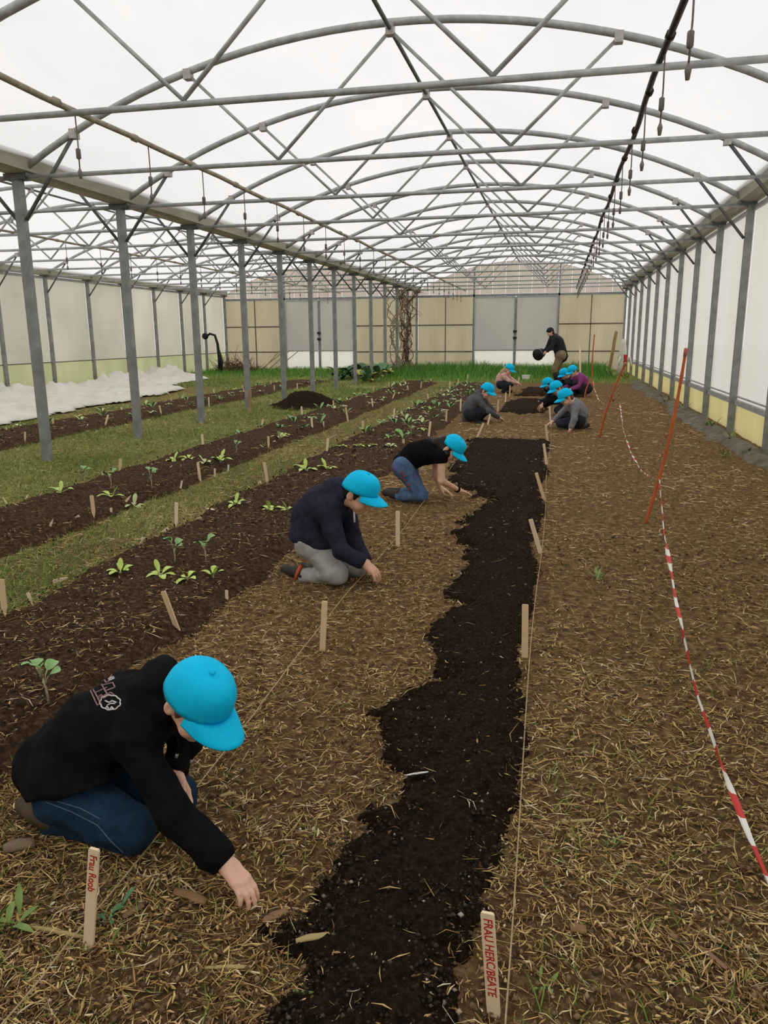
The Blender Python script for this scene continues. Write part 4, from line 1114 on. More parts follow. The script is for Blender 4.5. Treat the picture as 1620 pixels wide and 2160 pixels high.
def sdf_mesh(prims, h, smooth=2, disp=None):
    lo = np.full(3, 1e9); hi = -lo
    for pr in prims:
        pts = [(pr[1], max(pr[3], pr[4])), (pr[2], max(pr[3], pr[4]))] if pr[0] == 'c' else [(pr[1], max(pr[3]))]
        if (pr[5] if pr[0] == 'c' else pr[4]) < 0: continue
        for p, r in pts: lo = np.minimum(lo, p - r - 0.03); hi = np.maximum(hi, p + r + 0.03)
    B = 6
    nb = np.ceil((hi - lo) / (h * B)).astype(int) + 1
    n = nb * B
    ci = np.stack(np.meshgrid(*[np.arange(k) for k in nb], indexing='ij'), -1).reshape(-1, 3)
    cc = lo + (ci + 0.5) * B * h
    dc = sd_all(cc.astype(np.float32), prims)
    act = np.abs(dc) < B * h * 0.9 + 0.03
    F = np.repeat(np.repeat(np.repeat(np.where(dc < 0, -1.0, 1.0).astype(np.float32).reshape(nb), B, 0), B, 1), B, 2)
    off = np.stack(np.meshgrid(*[np.arange(B)] * 3, indexing='ij'), -1).reshape(-1, 3)
    idx = (ci[act][:, None, :] * B + off[None]).reshape(-1, 3)
    for s in range(0, len(idx), 400000):
        q = idx[s:s + 400000]
        F[q[:, 0], q[:, 1], q[:, 2]] = sd_all((lo + q * h).astype(np.float32), prims)
    S = F < 0
    cnt = np.zeros(tuple(n - 1), np.int8)
    for dx in (0, 1):
        for dy in (0, 1):
            for dz in (0, 1):
                cnt += S[dx:n[0] - 1 + dx, dy:n[1] - 1 + dy, dz:n[2] - 1 + dz]
    cells = np.argwhere((cnt > 0) & (cnt < 8))
    vid = np.full(tuple(n - 1), -1, np.int32); vid[cells[:, 0], cells[:, 1], cells[:, 2]] = np.arange(len(cells))
    acc = np.zeros((len(cells), 3)); num = np.zeros(len(cells))
    cor = [(i, j, k) for i in (0, 1) for j in (0, 1) for k in (0, 1)]
    val = {c: F[cells[:, 0] + c[0], cells[:, 1] + c[1], cells[:, 2] + c[2]] for c in cor}
    for a in cor:
        for ax in range(3):
            if a[ax]: continue
            b = tuple(v + (1 if i == ax else 0) for i, v in enumerate(a))
            va, vb = val[a], val[b]
            m = (va < 0) != (vb < 0)
            t = np.where(m, va / np.where(m, va - vb, 1), 0)
            p = np.tile(np.array(a, float), (len(cells), 1)); p[:, ax] += t
            acc[m] += p[m]; num[m] += 1
    V = lo + (cells + acc / num[:, None]) * h
    faces = []
    for ax in range(3):
        o1, o2 = [i for i in range(3) if i != ax]
        sl0 = [slice(1, n[i] - 1) for i in range(3)]; sl1 = list(sl0)
        sl0[ax] = slice(0, n[ax] - 1); sl1[ax] = slice(1, n[ax])
        A = S[tuple(sl0)]; Bq = S[tuple(sl1)]
        for flip, mask in ((False, A & ~Bq), (True, ~A & Bq)):
            q = np.argwhere(mask)
            if not len(q): continue
            q[:, o1] += 1; q[:, o2] += 1
            def cell(d1, d2):
                c = q.copy(); c[:, o1] -= d1; c[:, o2] -= d2
                return vid[c[:, 0], c[:, 1], c[:, 2]]
            quad = np.stack([cell(1, 1), cell(0, 1), cell(0, 0), cell(1, 0)], 1)
            if flip ^ (ax == 1): quad = quad[:, ::-1]
            faces.append(quad)
    Fc = np.concatenate(faces); Fc = Fc[(Fc >= 0).all(1)]
    E = np.concatenate([Fc[:, [0, 1]], Fc[:, [1, 2]], Fc[:, [2, 3]], Fc[:, [3, 0]]])
    deg = np.maximum(1, np.bincount(E[:, 0], minlength=len(V)) + np.bincount(E[:, 1], minlength=len(V)))
    for _ in range(smooth):
        W = np.zeros_like(V)
        for k in range(3):
            W[:, k] = np.bincount(E[:, 0], V[E[:, 1], k], len(V)) + np.bincount(E[:, 1], V[E[:, 0], k], len(V))
        V = 0.5 * V + 0.5 * W / deg[:, None]
    if disp:
        e = 0.004
        N = np.stack([sd_all((V + np.eye(3)[k] * e).astype(np.float32), prims) - sd_all((V - np.eye(3)[k] * e).astype(np.float32), prims) for k in range(3)], 1)
        N /= np.maximum(1e-6, np.linalg.norm(N, axis=1))[:, None]
        V = V + N * disp(V)[:, None]
    return V, Fc
def folds(amp, f, seed=0.0):
    def g(V):
        x, y, z = V.T
        a = fbm(x * 1.0 + z * 0.6, y * 0.8 - z * 0.9, f, 3, seed, 0.5)
        b = fbm(x * 0.5 - z * 1.1 + 3, y + x * 0.4, f * 1.7, 2, seed + 4, 0.5)
        r = 1 - 2.2 * np.abs(fbm(x * 0.7 + z, y + z * 0.3, f * 0.8, 2, seed + 9))
        return amp * (0.7 * a + 0.5 * b + 0.5 * np.clip(r, -0.6, 1))
    return g
def frame(f, up=(0, 0, 1)):
    f = unit(f); r = unit(np.cross(f, up)); u = np.cross(r, f)
    return np.stack([r, f, u], 1)          # columns right, forward, up
def hand_prims(w, d, nrm, side, s, curl=1.0, spread=0.0, thumb=1.0):
    d = unit(d); nrm = unit(np.asarray(nrm) - d * np.dot(nrm, d)); l = unit(np.cross(nrm, d)) * side
    out = [cone(w - d * 0.02 * s, w + d * 0.012 * s, 0.021 * s, 0.021 * s, 0.015)]
    for i, (ol, od, q) in enumerate(((0.026, 0.070, 0.95), (0.0085, 0.076, 1.05), (-0.009, 0.072, 1.0), (-0.0245, 0.063, 0.8))):
        K = w + d * od * s + l * ol * s
        out.append(cone(w + l * ol * 0.55 * s + d * 0.012 * s, K, 0.016 * s, 0.0115 * s, 0.010))
        p = K; dd = unit(d + l * spread * (1.5 - i) * 0.35)
        for j, (ln, c) in enumerate(((0.036, 0.35), (0.024, 0.85), (0.019, 1.25))):
            v = unit(dd * math.cos(c * curl) + nrm * math.sin(c * curl))
            e = p + v * ln * q * s
            out.append(cone(p, e, (0.0094 - 0.0008 * j) * s, (0.0086 - 0.0009 * j) * s, 0.0025)); p = e
    tb = w + d * 0.022 * s + l * 0.024 * s + nrm * 0.006 * s
    t1 = tb + unit(d * 0.65 + l * 0.6 * thumb + nrm * 0.45) * 0.036 * s
    t2 = t1 + unit(d * 0.9 + l * 0.05 + nrm * 0.55) * 0.028 * s
    out += [cone(w + l * 0.012 * s, tb, 0.015 * s, 0.014 * s, 0.012), cone(tb, t1, 0.0125 * s, 0.0105 * s, 0.008), cone(t1, t2, 0.0102 * s, 0.0085 * s, 0.003)]
    return out
def head_prims(c, R3, s):
    L = lambda x, y, z: c + R3 @ (np.array([x, y, z]) * s)
    out = [ell(L(0, -0.006, 0.024), R3, (0.074 * s, 0.092 * s, 0.086 * s)), ell(L(0, 0.026, -0.028), R3, (0.060 * s, 0.062 * s, 0.074 * s), 0.03), cone(L(-0.012, 0.058, -0.084), L(0.012, 0.058, -0.084), 0.022 * s, 0.022 * s, 0.03),
           cone(L(0, 0.084, 0.002), L(0, 0.099, -0.026), 0.007 * s, 0.0115 * s, 0.010), cone(L(-0.012, 0.090, -0.031), L(0.012, 0.090, -0.031), 0.0075 * s, 0.0075 * s, 0.006),
           cone(L(-0.036, 0.058, -0.036), L(-0.040, 0.05, -0.05), 0.026 * s, 0.024 * s, 0.02), cone(L(0.036, 0.058, -0.036), L(0.040, 0.05, -0.05), 0.026 * s, 0.024 * s, 0.02),
           cone(L(-0.04, 0.078, 0.022), L(0.04, 0.078, 0.022), 0.010 * s, 0.010 * s, 0.012),
           cone(L(-0.016, 0.086, -0.054), L(0.016, 0.086, -0.054), 0.006 * s, 0.006 * s, 0.006), cone(L(-0.013, 0.083, -0.064), L(0.013, 0.083, -0.064), 0.006 * s, 0.006 * s, 0.006)]
    for q in (-1, 1):
        Re = R3 @ np.array([[math.cos(0.35 * q), -math.sin(0.35 * q), 0], [math.sin(0.35 * q), math.cos(0.35 * q), 0], [0, 0, 1.0]])
        out.append(ell(L(q * 0.074, -0.014, -0.012), Re, (0.010 * s, 0.019 * s, 0.031 * s), 0.005))
        out.append(ell(L(q * 0.086, -0.010, -0.010), Re, (0.007 * s, 0.010 * s, 0.018 * s), -1))
    return out
CAPM = mat('cyan_cap_cloth', (0.002, 0.60, 0.98), (0.001, 0.56, 0.95), 40, 0.75, bump=0.15, bscale=300, spec=0.2)
def make_cap(root, c, R3, s, detail=2):
    c = np.asarray(c); nA = 30 if detail > 1 else 18; nR = 10 if detail > 1 else 6
    a, b, hgt = 0.086 * s, 0.104 * s, 0.108 * s
    def z0(th): return (0.018 + 0.020 * math.sin(th)) * s
    def dome(inset):
        pts = []
        for i in range(nR):
            ph = math.pi / 2 * i / nR
            for k in range(nA):
                th = 2 * math.pi * k / nA
                seam = 1 - 0.010 * max(0, 1 - abs(((th / (math.pi / 3)) % 1.0) - 0.5) * -8 - 4) if False else 1 - 0.012 * math.exp(-((((th + math.pi / 6) / (math.pi / 3)) % 1.0 - 0.5) / 0.05) ** 2)
                r = math.cos(ph) ** 0.62 * seam
                zz = z0(th) * (1 - math.sin(ph)) + (0.018 * s + hgt * (1.0 + 0.10 * math.sin(th) * math.cos(ph))) * math.sin(ph) ** 0.95
                pts.append(((a - inset) * r * math.cos(th), (b - inset) * r * math.sin(th) - 0.002 * s, zz - inset * math.sin(ph)))
        pts.append((0, -0.002 * s, 0.018 * s + hgt - inset))
        return pts
    o_, i_ = dome(0), dome(0.004 * s)
    n = len(o_); vs = [c + R3 @ np.array(p) for p in o_ + i_]; fs = []
    for i in range(nR - 1):
        for k in range(nA):
            q = (i * nA + k, i * nA + (k + 1) % nA, (i + 1) * nA + (k + 1) % nA, (i + 1) * nA + k)
            fs.append(q); fs.append(tuple(x + n for x in q[::-1]))
    for k in range(nA):
        fs.append(((nR - 1) * nA + k, (nR - 1) * nA + (k + 1) % nA, n - 1)); fs.append((n + (nR - 1) * nA + (k + 1) % nA, n + (nR - 1) * nA + k, 2 * n - 1))
        fs.append((k, n + k, n + (k + 1) % nA, (k + 1) % nA))
    cap = MB().add(vs, fs).build('cap', CAPM, root, True)
    ns, nt = 16, 7; vs = []
    for side in (0, 1):
        for j in range(nt + 1):
            t = j / nt
            for i in range(ns + 1):
                q = 2 * i / ns - 1; th = math.pi / 2 - q * 1.12
                ix, iy, iz = (a - 0.003 * s) * math.cos(th), (b - 0.003 * s) * math.sin(th), z0(th) + 0.003 * s
                Lq = 0.078 * s * (max(0.0, 1 - abs(q) ** 2.6)) ** 0.5
                vs.append(c + R3 @ np.array([ix * (1 + 0.03 * t), iy + Lq * t, iz - 0.010 * s * t - 0.012 * s * t * t + 0.016 * s * t * (1 - q * q) - 0.010 * s * q * q * t - side * 0.004 * s]))
    n = (nt + 1) * (ns + 1); fs = []
    for j in range(nt):
        for i in range(ns):
            q = (j * (ns + 1) + i, j * (ns + 1) + i + 1, (j + 1) * (ns + 1) + i + 1, (j + 1) * (ns + 1) + i)
            fs.append(q[::-1]); fs.append(tuple(x + n for x in q))
    rim = [i for i in range(ns + 1)] + [j * (ns + 1) + ns for j in range(1, nt + 1)] + [nt * (ns + 1) + i for i in range(ns - 1, -1, -1)] + [j * (ns + 1) for j in range(nt - 1, 0, -1)]
    for x, y in zip(rim, rim[1:] + rim[:1]): fs.append((x, y, y + n, x + n))
    MB().add(vs, fs).build('visor', CAPM, cap, True)
    MB().ball(c + R3 @ np.array([0, -0.002 * s, 0.020 * s + hgt]), (0.009 * s, 0.009 * s, 0.005 * s), 8, 4, R3).build('button', CAPM, cap, True)
    return cap
EYEW = mat('eye_white', (0.75, 0.72, 0.70), (0.7, 0.67, 0.65), 10, 0.3)
EYED = mat('eye_dark', (0.03, 0.02, 0.015), (0.02, 0.014, 0.01), 10, 0.2)
LIP = mat('lips', (0.52, 0.20, 0.16), (0.45, 0.17, 0.14), 30, 0.5)
def person(label, J, bot, top, shoe, skin, hair, names, vox=0.006, s=1.0, hs=1.0, cap=True, hood=False, hairstyle='short', sleeves=1.0, hands=None, face=True, folds_top=0.006, folds_bot=0.005, top_hem=0.0, topk=0.05, girth=1.0, skirt=0.0, hem=None):
    J = {k: (v if k == 'hair' else np.asarray(v, float)) for k, v in J.items()}
    ctop = J['chest'] * 0.35 + J['neck'] * 0.65
    for a, b, m in (('shR', 'shL', ctop), ('hiR', 'hiL', J['pelvis'])):
        if a in J and b not in J: J[b] = 2 * m - J[a]
        if b in J and a not in J: J[a] = 2 * m - J[b]
    R3 = frame(J['fwd'], J.get('hup', (0, 0, 1)))
    root = tag(empty('person', (J['pelvis'][0], J['pelvis'][1], 0)), label, 'person')
    off = J['pelvis'] * np.array([1, 1, 0])
    def put(name, prims, mt, h, sm=2, disp=None):
        V, Fc = sdf_mesh(prims, h, sm, disp)
        return link(name, raw_mesh(name, V - off, Fc, True), mt, root)
    def torso(g, cutlow=None):
        g *= s * girth
        sp = unit(J['chest'] - J['pelvis']); mid = J['pelvis'] * 0.5 + J['chest'] * 0.5 + J.get('bow', np.zeros(3))
        sL, sR = J['shL'] * 0.72 + ctop * 0.28, J['shR'] * 0.72 + ctop * 0.28
        return [cone(J['pelvis'], mid, 0.098 * g, 0.100 * g, 0.04), cone(mid, J['chest'], 0.100 * g, 0.098 * g, 0.06), cone(J['chest'], ctop, 0.098 * g, 0.075 * g, 0.05), cone(sL, sR, 0.062 * g, 0.062 * g, 0.06),
                cone(J['chest'] + (J['shL'] - J['shR']) * 0.18, J['chest'] - (J['shL'] - J['shR']) * 0.18, 0.085 * g, 0.085 * g, 0.06),
                cone(mid + (J['hiL'] - J['hiR']) * 0.2, mid - (J['hiL'] - J['hiR']) * 0.2, 0.088 * g, 0.088 * g, 0.05)]
    # --- body
    B = head_prims(J['head'], R3, hs)
    B.append(cone(J['head'] + R3 @ (np.array([0, -0.018, -0.05]) * hs), J['neck'], 0.047 * hs, 0.050 * hs, 0.03))
    B += torso(0.86)
    for q in 'LR':
        B += [cone(J['sh' + q], J['el' + q], 0.040 * s, 0.033 * s, 0.02), cone(J['el' + q], J['wr' + q], 0.033 * s, 0.022 * s, 0.015)]
        B += [cone(J['hi' + q], J['kn' + q], 0.068 * s, 0.045 * s, 0.03), cone(J['kn' + q], J['an' + q], 0.042 * s, 0.030 * s, 0.02), cone(J['an' + q], J['to' + q], 0.028 * s, 0.022 * s, 0.02)]
        hd = (hands or {}).get(q, {})
        d = hd.get('d', unit(J['wr' + q] - J['el' + q])); nr = hd.get('n', np.array([0, 0, -1.0]))
        B += hand_prims(J['wr' + q], d, nr, hd.get('side', 1 if q == 'L' else -1), s * hd.get('s', 1.0), hd.get('curl', 1.0), hd.get('spread', 0.3), hd.get('thumb', 1.0))
    put('body', B, skin, vox, 1)
    # --- upper garment
    T = torso(1.06)
    if top_hem: T.append(cone(J['pelvis'], J['pelvis'] - unit(J['chest'] - J['pelvis']) * top_hem, 0.108 * s * girth, 0.112 * s * girth, 0.04))
    if skirt:
        for q in 'LR':
            T.append(cone(J['hi' + q] + np.array([0, 0, 0.035]), J['hi' + q] + (J['kn' + q] - J['hi' + q]) * skirt + np.array([0, 0, 0.035]), 0.105 * s * girth, 0.075 * s * girth, 0.05))
    if hem:
        t = hem[1] - hem[0]; nn = unit(np.cross(t, [0, 1.0, 0])); nn = nn if nn[2] < 0 else -nn
        T = [pr[:6] + ((hem[0], nn),) for pr in T]
    for q in 'LR':
        A, E_, W = J['sh' + q], J['el' + q], J['wr' + q]
        if sleeves >= 1:
            T += [cone(A, E_, 0.056 * s, 0.049 * s, topk), cone(E_, W - unit(W - E_) * 0.012 * s, 0.049 * s, 0.037 * s, 0.02, (W - unit(W - E_) * 0.008 * s, unit(W - E_)))]
        else:
            X_ = A + (E_ - A) * sleeves
            T += [cone(A, X_ + (E_ - A) * 0.1, 0.056 * s, 0.052 * s, topk, (X_, unit(E_ - A)))]
    if hood:
        hb = J['neck'] - R3[:, 1] * 0.055 * s - np.array([0, 0, 0.005])
        bk = unit(J['chest'] - J['pelvis'])
        side = unit(J['shL'] - J['shR'])
        T += [cone(hb + side * 0.055 * s, hb - side * 0.055 * s, 0.048 * s, 0.048 * s, 0.03), cone(hb, hb - bk * 0.07 * s + R3[:, 2] * 0.02 * s, 0.052 * s, 0.040 * s, 0.03), cone(J['neck'] + side * 0.05 * s + R3[:, 1] * 0.02, J['neck'] - side * 0.05 * s + R3[:, 1] * 0.02, 0.036 * s, 0.036 * s, 0.03)]
    else:
        T.append(cone(J['neck'] - (J['neck'] - ctop) * 0.25, ctop, 0.062 * s, 0.075 * s, 0.03, (J['neck'], unit(J['neck'] - ctop))))
    put(names[0], T, top, max(vox * 1.5, 0.007), 2, folds(folds_top, 9.0, s * 3))
    # --- trousers
    Q = [cone(J['hiL'], J['hiR'], 0.098 * s * girth, 0.098 * s * girth, 0.03)]
    for q in 'LR':
        H_, K_, A_ = J['hi' + q], J['kn' + q], J['an' + q]
        Q += [cone(H_, K_, 0.088 * s, 0.062 * s, 0.035), cone(K_, A_, 0.060 * s, 0.050 * s, 0.022, (A_ + unit(A_ - K_) * 0.012, unit(A_ - K_)))]
    put(names[1], Q, bot, max(vox * 1.5, 0.007), 2, folds(folds_bot, 12.0, s * 5 + 1))
    # --- shoes
    for q in 'LR':
        A_, T_ = J['an' + q], J['to' + q]
        dn = unit(J.get('sole' + q, np.array([0, 0, -1.0])))
        dn = unit(dn - unit(T_ - A_) * np.dot(dn, unit(T_ - A_)))
        heel = A_ + dn * 0.022 * s - unit(T_ - A_) * 0.022 * s
        put('shoe', [cone(heel, T_ + dn * 0.012 * s, 0.034 * s, 0.030 * s, 0.02), cone(A_ - dn * 0.006 * s, (A_ + T_) / 2, 0.041 * s, 0.036 * s, 0.03), cone(T_, T_ + unit(T_ - A_) * 0.028 * s, 0.033 * s, 0.028 * s, 0.02)], shoe, max(vox * 1.3, 0.007), 2)
    # --- hair
    L = lambda x, y, z: J['head'] + R3 @ (np.array([x, y, z]) * hs)
    if hairstyle:
        Hh = [ell(L(0, -0.010, 0.022), R3, (0.077 * hs, 0.091 * hs, 0.084 * hs), 0.0, (L(0, 0.048, 0.03), R3 @ unit(np.array([0, 1, -0.55]))))]
        if hairstyle == 'short':
            Hh.append(ell(L(0, -0.046, -0.036), R3, (0.058 * hs, 0.044 * hs, 0.044 * hs), 0.02))
            for q in (-1, 1): Hh.append(cone(L(q * 0.070, 0.020, 0.018), L(q * 0.069, 0.016, -0.016), 0.012 * hs, 0.006 * hs, 0.01))
        if hairstyle == 'fringe':
            Hh = [ell(L(0, -0.004, 0.034), R3, (0.084 * hs, 0.100 * hs, 0.086 * hs), 0.0), ell(L(0, -0.045, -0.035), R3, (0.070 * hs, 0.052 * hs, 0.060 * hs), 0.03), ell(L(0, 0.085, -0.012), R3, (0.056 * hs, 0.05 * hs, 0.035 * hs), -1)]
        if hairstyle == 'long':
            pts = J['hair']
            Hh.append(ell(L(0, -0.045, -0.03), R3, (0.070 * hs, 0.055 * hs, 0.065 * hs), 0.02))
            for p, q2, r1, r2 in pts: Hh.append(cone(p, q2, r1, r2, 0.02))
        put('hair', Hh, hair, max(vox, 0.006), 1, folds(0.002, 40.0, 2.0))
    if face:
        for q in (-1, 1):
            e = MB().ball(L(q * 0.031, 0.0765, 0.001) - off, 0.0125 * hs, 10, 6).build('eye', EYEW, root, True)
            MB().ball(L(q * 0.032, 0.0865, 0.0) - off, (0.0055 * hs, 0.0035 * hs, 0.0055 * hs), 8, 4, R3).build('iris', EYED, e, True)
            MB().tube([L(q * 0.016, 0.088, 0.022) - off, L(q * 0.032, 0.087, 0.027) - off, L(q * 0.047, 0.077, 0.022) - off], [0.003 * hs, 0.0035 * hs, 0.002 * hs], 5).build('eyebrow', hair, root, True)
        MB().tube([L(-0.021, 0.083, -0.058) - off, L(-0.008, 0.0915, -0.0565) - off, L(0.008, 0.0915, -0.0565) - off, L(0.021, 0.083, -0.058) - off], [0.002 * hs, 0.0048 * hs, 0.0048 * hs, 0.002 * hs], 6).build('mouth', LIP, root, True)
    if cap: make_cap(root, J['head'] - off, R3, hs * 1.05, 2 if vox < 0.012 else 1)
    return root, J, R3, off

SKIN = mat('skin', (0.86, 0.54, 0.40), (0.80, 0.47, 0.34), 25, 0.55, spec=0.35)
SKIN2 = mat('skin_tan', (0.78, 0.46, 0.32), (0.71, 0.40, 0.27), 25, 0.55, spec=0.35)
HAIR_BLACK = mat('hair_black', (0.014, 0.010, 0.008), (0.007, 0.005, 0.0045), 60, 0.5)
HAIR_BROWN = mat('hair_brown', (0.16, 0.09, 0.045), (0.09, 0.05, 0.025), 60, 0.5)
HAIR_BLOND = mat('hair_blond', (0.56, 0.40, 0.23), (0.42, 0.28, 0.14), 60, 0.5)
BLACKC = mat('black_sweat_cloth', (0.0085, 0.0085, 0.009), (0.005, 0.005, 0.0055), 25, 0.95, bump=0.2, bscale=250, spec=0.1)
NAVYC = mat('navy_sweat_cloth', (0.030, 0.032, 0.058), (0.020, 0.021, 0.038), 30, 0.95, bump=0.25, bscale=200, spec=0.15)
def denim(name, c1, c2):
    m, nt, b = new_mat(name); b.inputs['Roughness'].default_value = 0.9; b.inputs['Specular IOR Level'].default_value = 0.15
    nt.links.new(ramp(nt, noise_node(nt, 14, 8, 0.75), [(0.35, c2), (0.68, c1)]), b.inputs['Base Color'])
    return m
DENIM = denim('dark_denim', (0.018, 0.050, 0.100), (0.007, 0.022, 0.048))
DENIM2 = denim('blue_denim', (0.13, 0.22, 0.38), (0.05, 0.09, 0.18))
GREYT = mat('grey_trouser_cloth', (0.44, 0.435, 0.42), (0.35, 0.35, 0.34), 18, 0.9, bump=0.2, bscale=150)
SHOE_D = mat('dark_shoe', (0.05, 0.04, 0.03), (0.025, 0.02, 0.016), 15, 0.7)
SHOE_B = mat('brown_shoe', (0.11, 0.075, 0.045), (0.06, 0.04, 0.025), 15, 0.7)
SHOE_W = mat('white_shoe', (0.72, 0.70, 0.66), (0.55, 0.53, 0.5), 15, 0.6)
GREYJ = mat('grey_jacket_cloth', (0.125, 0.125, 0.135), (0.085, 0.085, 0.095), 12, 0.9)
GREYK = mat('grey_knit', (0.25, 0.255, 0.27), (0.18, 0.185, 0.20), 25, 0.95, bump=0.3, bscale=120)
PINKC = mat('pink_patterned_cloth', (0.80, 0.55, 0.48), (0.60, 0.30, 0.26), 22, 0.9, lo=0.42, hi=0.55)
PURPLEC = mat('purple_jacket_cloth', (0.36, 0.07, 0.27), (0.24, 0.05, 0.18), 14, 0.85)
KHAKI = mat('khaki_cloth', (0.30, 0.23, 0.14), (0.22, 0.165, 0.10), 14, 0.9)
DARKC = mat('dark_cloth', (0.03, 0.032, 0.045), (0.018, 0.02, 0.028), 14, 0.9)
ORANGE = mat('orange_lace', (0.75, 0.14, 0.05), (0.6, 0.1, 0.04), 20, 0.6)
WHITEC = mat('white_print', (0.72, 0.70, 0.70), (0.62, 0.6, 0.6), 30, 0.7)
PINKPRINT = mat('dusty_pink_print', (0.36, 0.21, 0.205), (0.28, 0.16, 0.16), 30, 0.7)

# ---- 1: foreground child
J1 = dict(pelvis=at(140, 1600, 1.93), chest=at(270, 1512, 1.94), neck=at(352, 1464, 1.91), head=at(414, 1476, 1.86),
          shR=at(285, 1568, 1.80), elR=at(368, 1722, 1.715), wrR=at(476, 1822, 1.672), shL=at(345, 1480, 2.03), elL=at(395, 1560, 2.06), wrL=at(366, 1632, 1.965),
          hiR=at(140, 1668, 1.84), knR=at(280, 1752, 1.785), anR=at(112, 1726, 1.84), toR=at(62, 1702, 1.88),
          hiL=at(165, 1610, 2.02), knL=at(372, 1678, 1.995), anL=at(190, 1650, 2.06), toL=at(120, 1632, 2.10),
          fwd=(0.70, -0.36, -0.62), soleR=(-0.5, -0.3, 0.4), soleL=(-0.3, 0, 0.6), bow=np.array([0.0, 0, 0.015]))
r1, J1, R1, off1 = person('child in black hoodie, jeans and blue cap kneeling in the left foreground', J1, DENIM, BLACKC, SHOE_B, SKIN, HAIR_BROWN, ('hoodie', 'jeans'), 0.0042, 1.0, 1.02, hood=True, hairstyle='short',
    hands={'R': dict(d=(0.72, -0.28, -0.42), n=(-0.40, 0.12, -0.85), curl=0.85, spread=0.15, thumb=0.6, s=0.92, side=-1), 'L': dict(d=(0.5, -0.3, -0.7), n=(0.3, -0.6, -0.5), curl=0.9, s=1.0, side=1)}, folds_top=0.016, folds_bot=0.013, top_hem=0.05, girth=1.07, skirt=0.6, hem=(at(45, 1672, 1.80), at(300, 1642, 1.80)))
# drawstring hanging from the hood
for (u0, v0, u1, v1, yy) in ((398, 1545, 405, 1602, 1.86), (372, 1545, 374, 1590, 1.83)):
    a, b = at(u0, v0, yy) - off1, at(u1, v1, yy) - off1
    o = MB().tube([a, (a + b) / 2 + np.array([0.006, 0, 0]), b], 0.0035, 6).build('drawstring', BLACKC, r1, True)
    MB().tube([b, b + np.array([-0.004, 0, -0.012])], 0.0045, 6).build('drawstring_tip', STEEL, o, True)
# printed lettering and emblem on the back of the hoodie, laid on the cloth
def print_on(root, off, garment, lines, mt, r, name):
    g = [c for c in root.children if c.name.startswith(garment)][0]
    me = g.data; n = len(me.vertices)
    co = np.zeros(n * 3, np.float32); me.vertices.foreach_get('co', co); co = co.reshape(-1, 3) + off
    polys = np.zeros(len(me.loops), np.int32); me.loops.foreach_get('vertex_index', polys); polys = polys.reshape(-1, 4)
    bvh = BVHTree.FromPolygons([Vector(p) for p in co], polys.tolist())
    mb = MB()
    for ln in lines:
        ln = [np.array(p, float) for p in ln]; dense = []
        for p, q in zip(ln[:-1], ln[1:]):
            m = max(2, int(np.linalg.norm(q - p) / 3))
            dense += [p + (q - p) * i / m for i in range(m)]
        dense.append(ln[-1]); hits = []
        for p in dense:
            d = Vector(unit(ray(p[0], p[1]))); h = bvh.ray_cast(Vector(CAM), d)
            if h[0] is not None: hits.append(np.array(h[0]) + np.array(h[1]) * 0.0006 - off)
        if len(hits) > 1: mb.tube(hits, r, 5)
    if mb.v: mb.build(name, mt, root, True)
def loop_px(cx, cy, pts): return [(cx + x, cy + y) for x, y in pts]
letters = [[(183, 1440), (206, 1488)], [(183, 1440), (190, 1437), (196, 1449), (203, 1444), (198, 1432), (206, 1427), (228, 1468), (219, 1473)], [(206, 1488), (212, 1484), (206, 1470), (214, 1466), (219, 1473)], [(206, 1427), (214, 1424), (224, 1440), (232, 1436), (228, 1428), (236, 1424)], [(192, 1447), (214, 1484)], [(214, 1446), (238, 1440), (243, 1450), (222, 1458)], [(200, 1462), (226, 1450)], [(206, 1474), (234, 1461), (241, 1466)]]
print_on(r1, off1, 'hoodie', letters, PINKPRINT, 0.0022, 'print_letters')
emb = [(212 + 0, 1476)]
ring = []
for i in range(41):
    a = 2 * math.pi * i / 40; rr = 1 + 0.13 * abs(math.sin(a * 4.5))
    ring.append((233 + 20 * rr * math.cos(a), 1482 + 14 * rr * math.sin(a)))
print_on(r1, off1, 'hoodie', [ring, [(222, 1478), (230, 1482), (238, 1478)], [(226, 1488), (234, 1484), (243, 1484)], [(222, 1495), (226, 1490), (230, 1495)], [(232, 1496), (236, 1491), (240, 1496)], [(236, 1478), (246, 1482)]], WHITEC, 0.0022, 'print_emblem')
print_on(r1, off1, 'hoodie', [[(229, 1433), (234, 1430), (240, 1428)], [(230, 1436), (241, 1431)]], WHITEC, 0.003, 'print_patch')

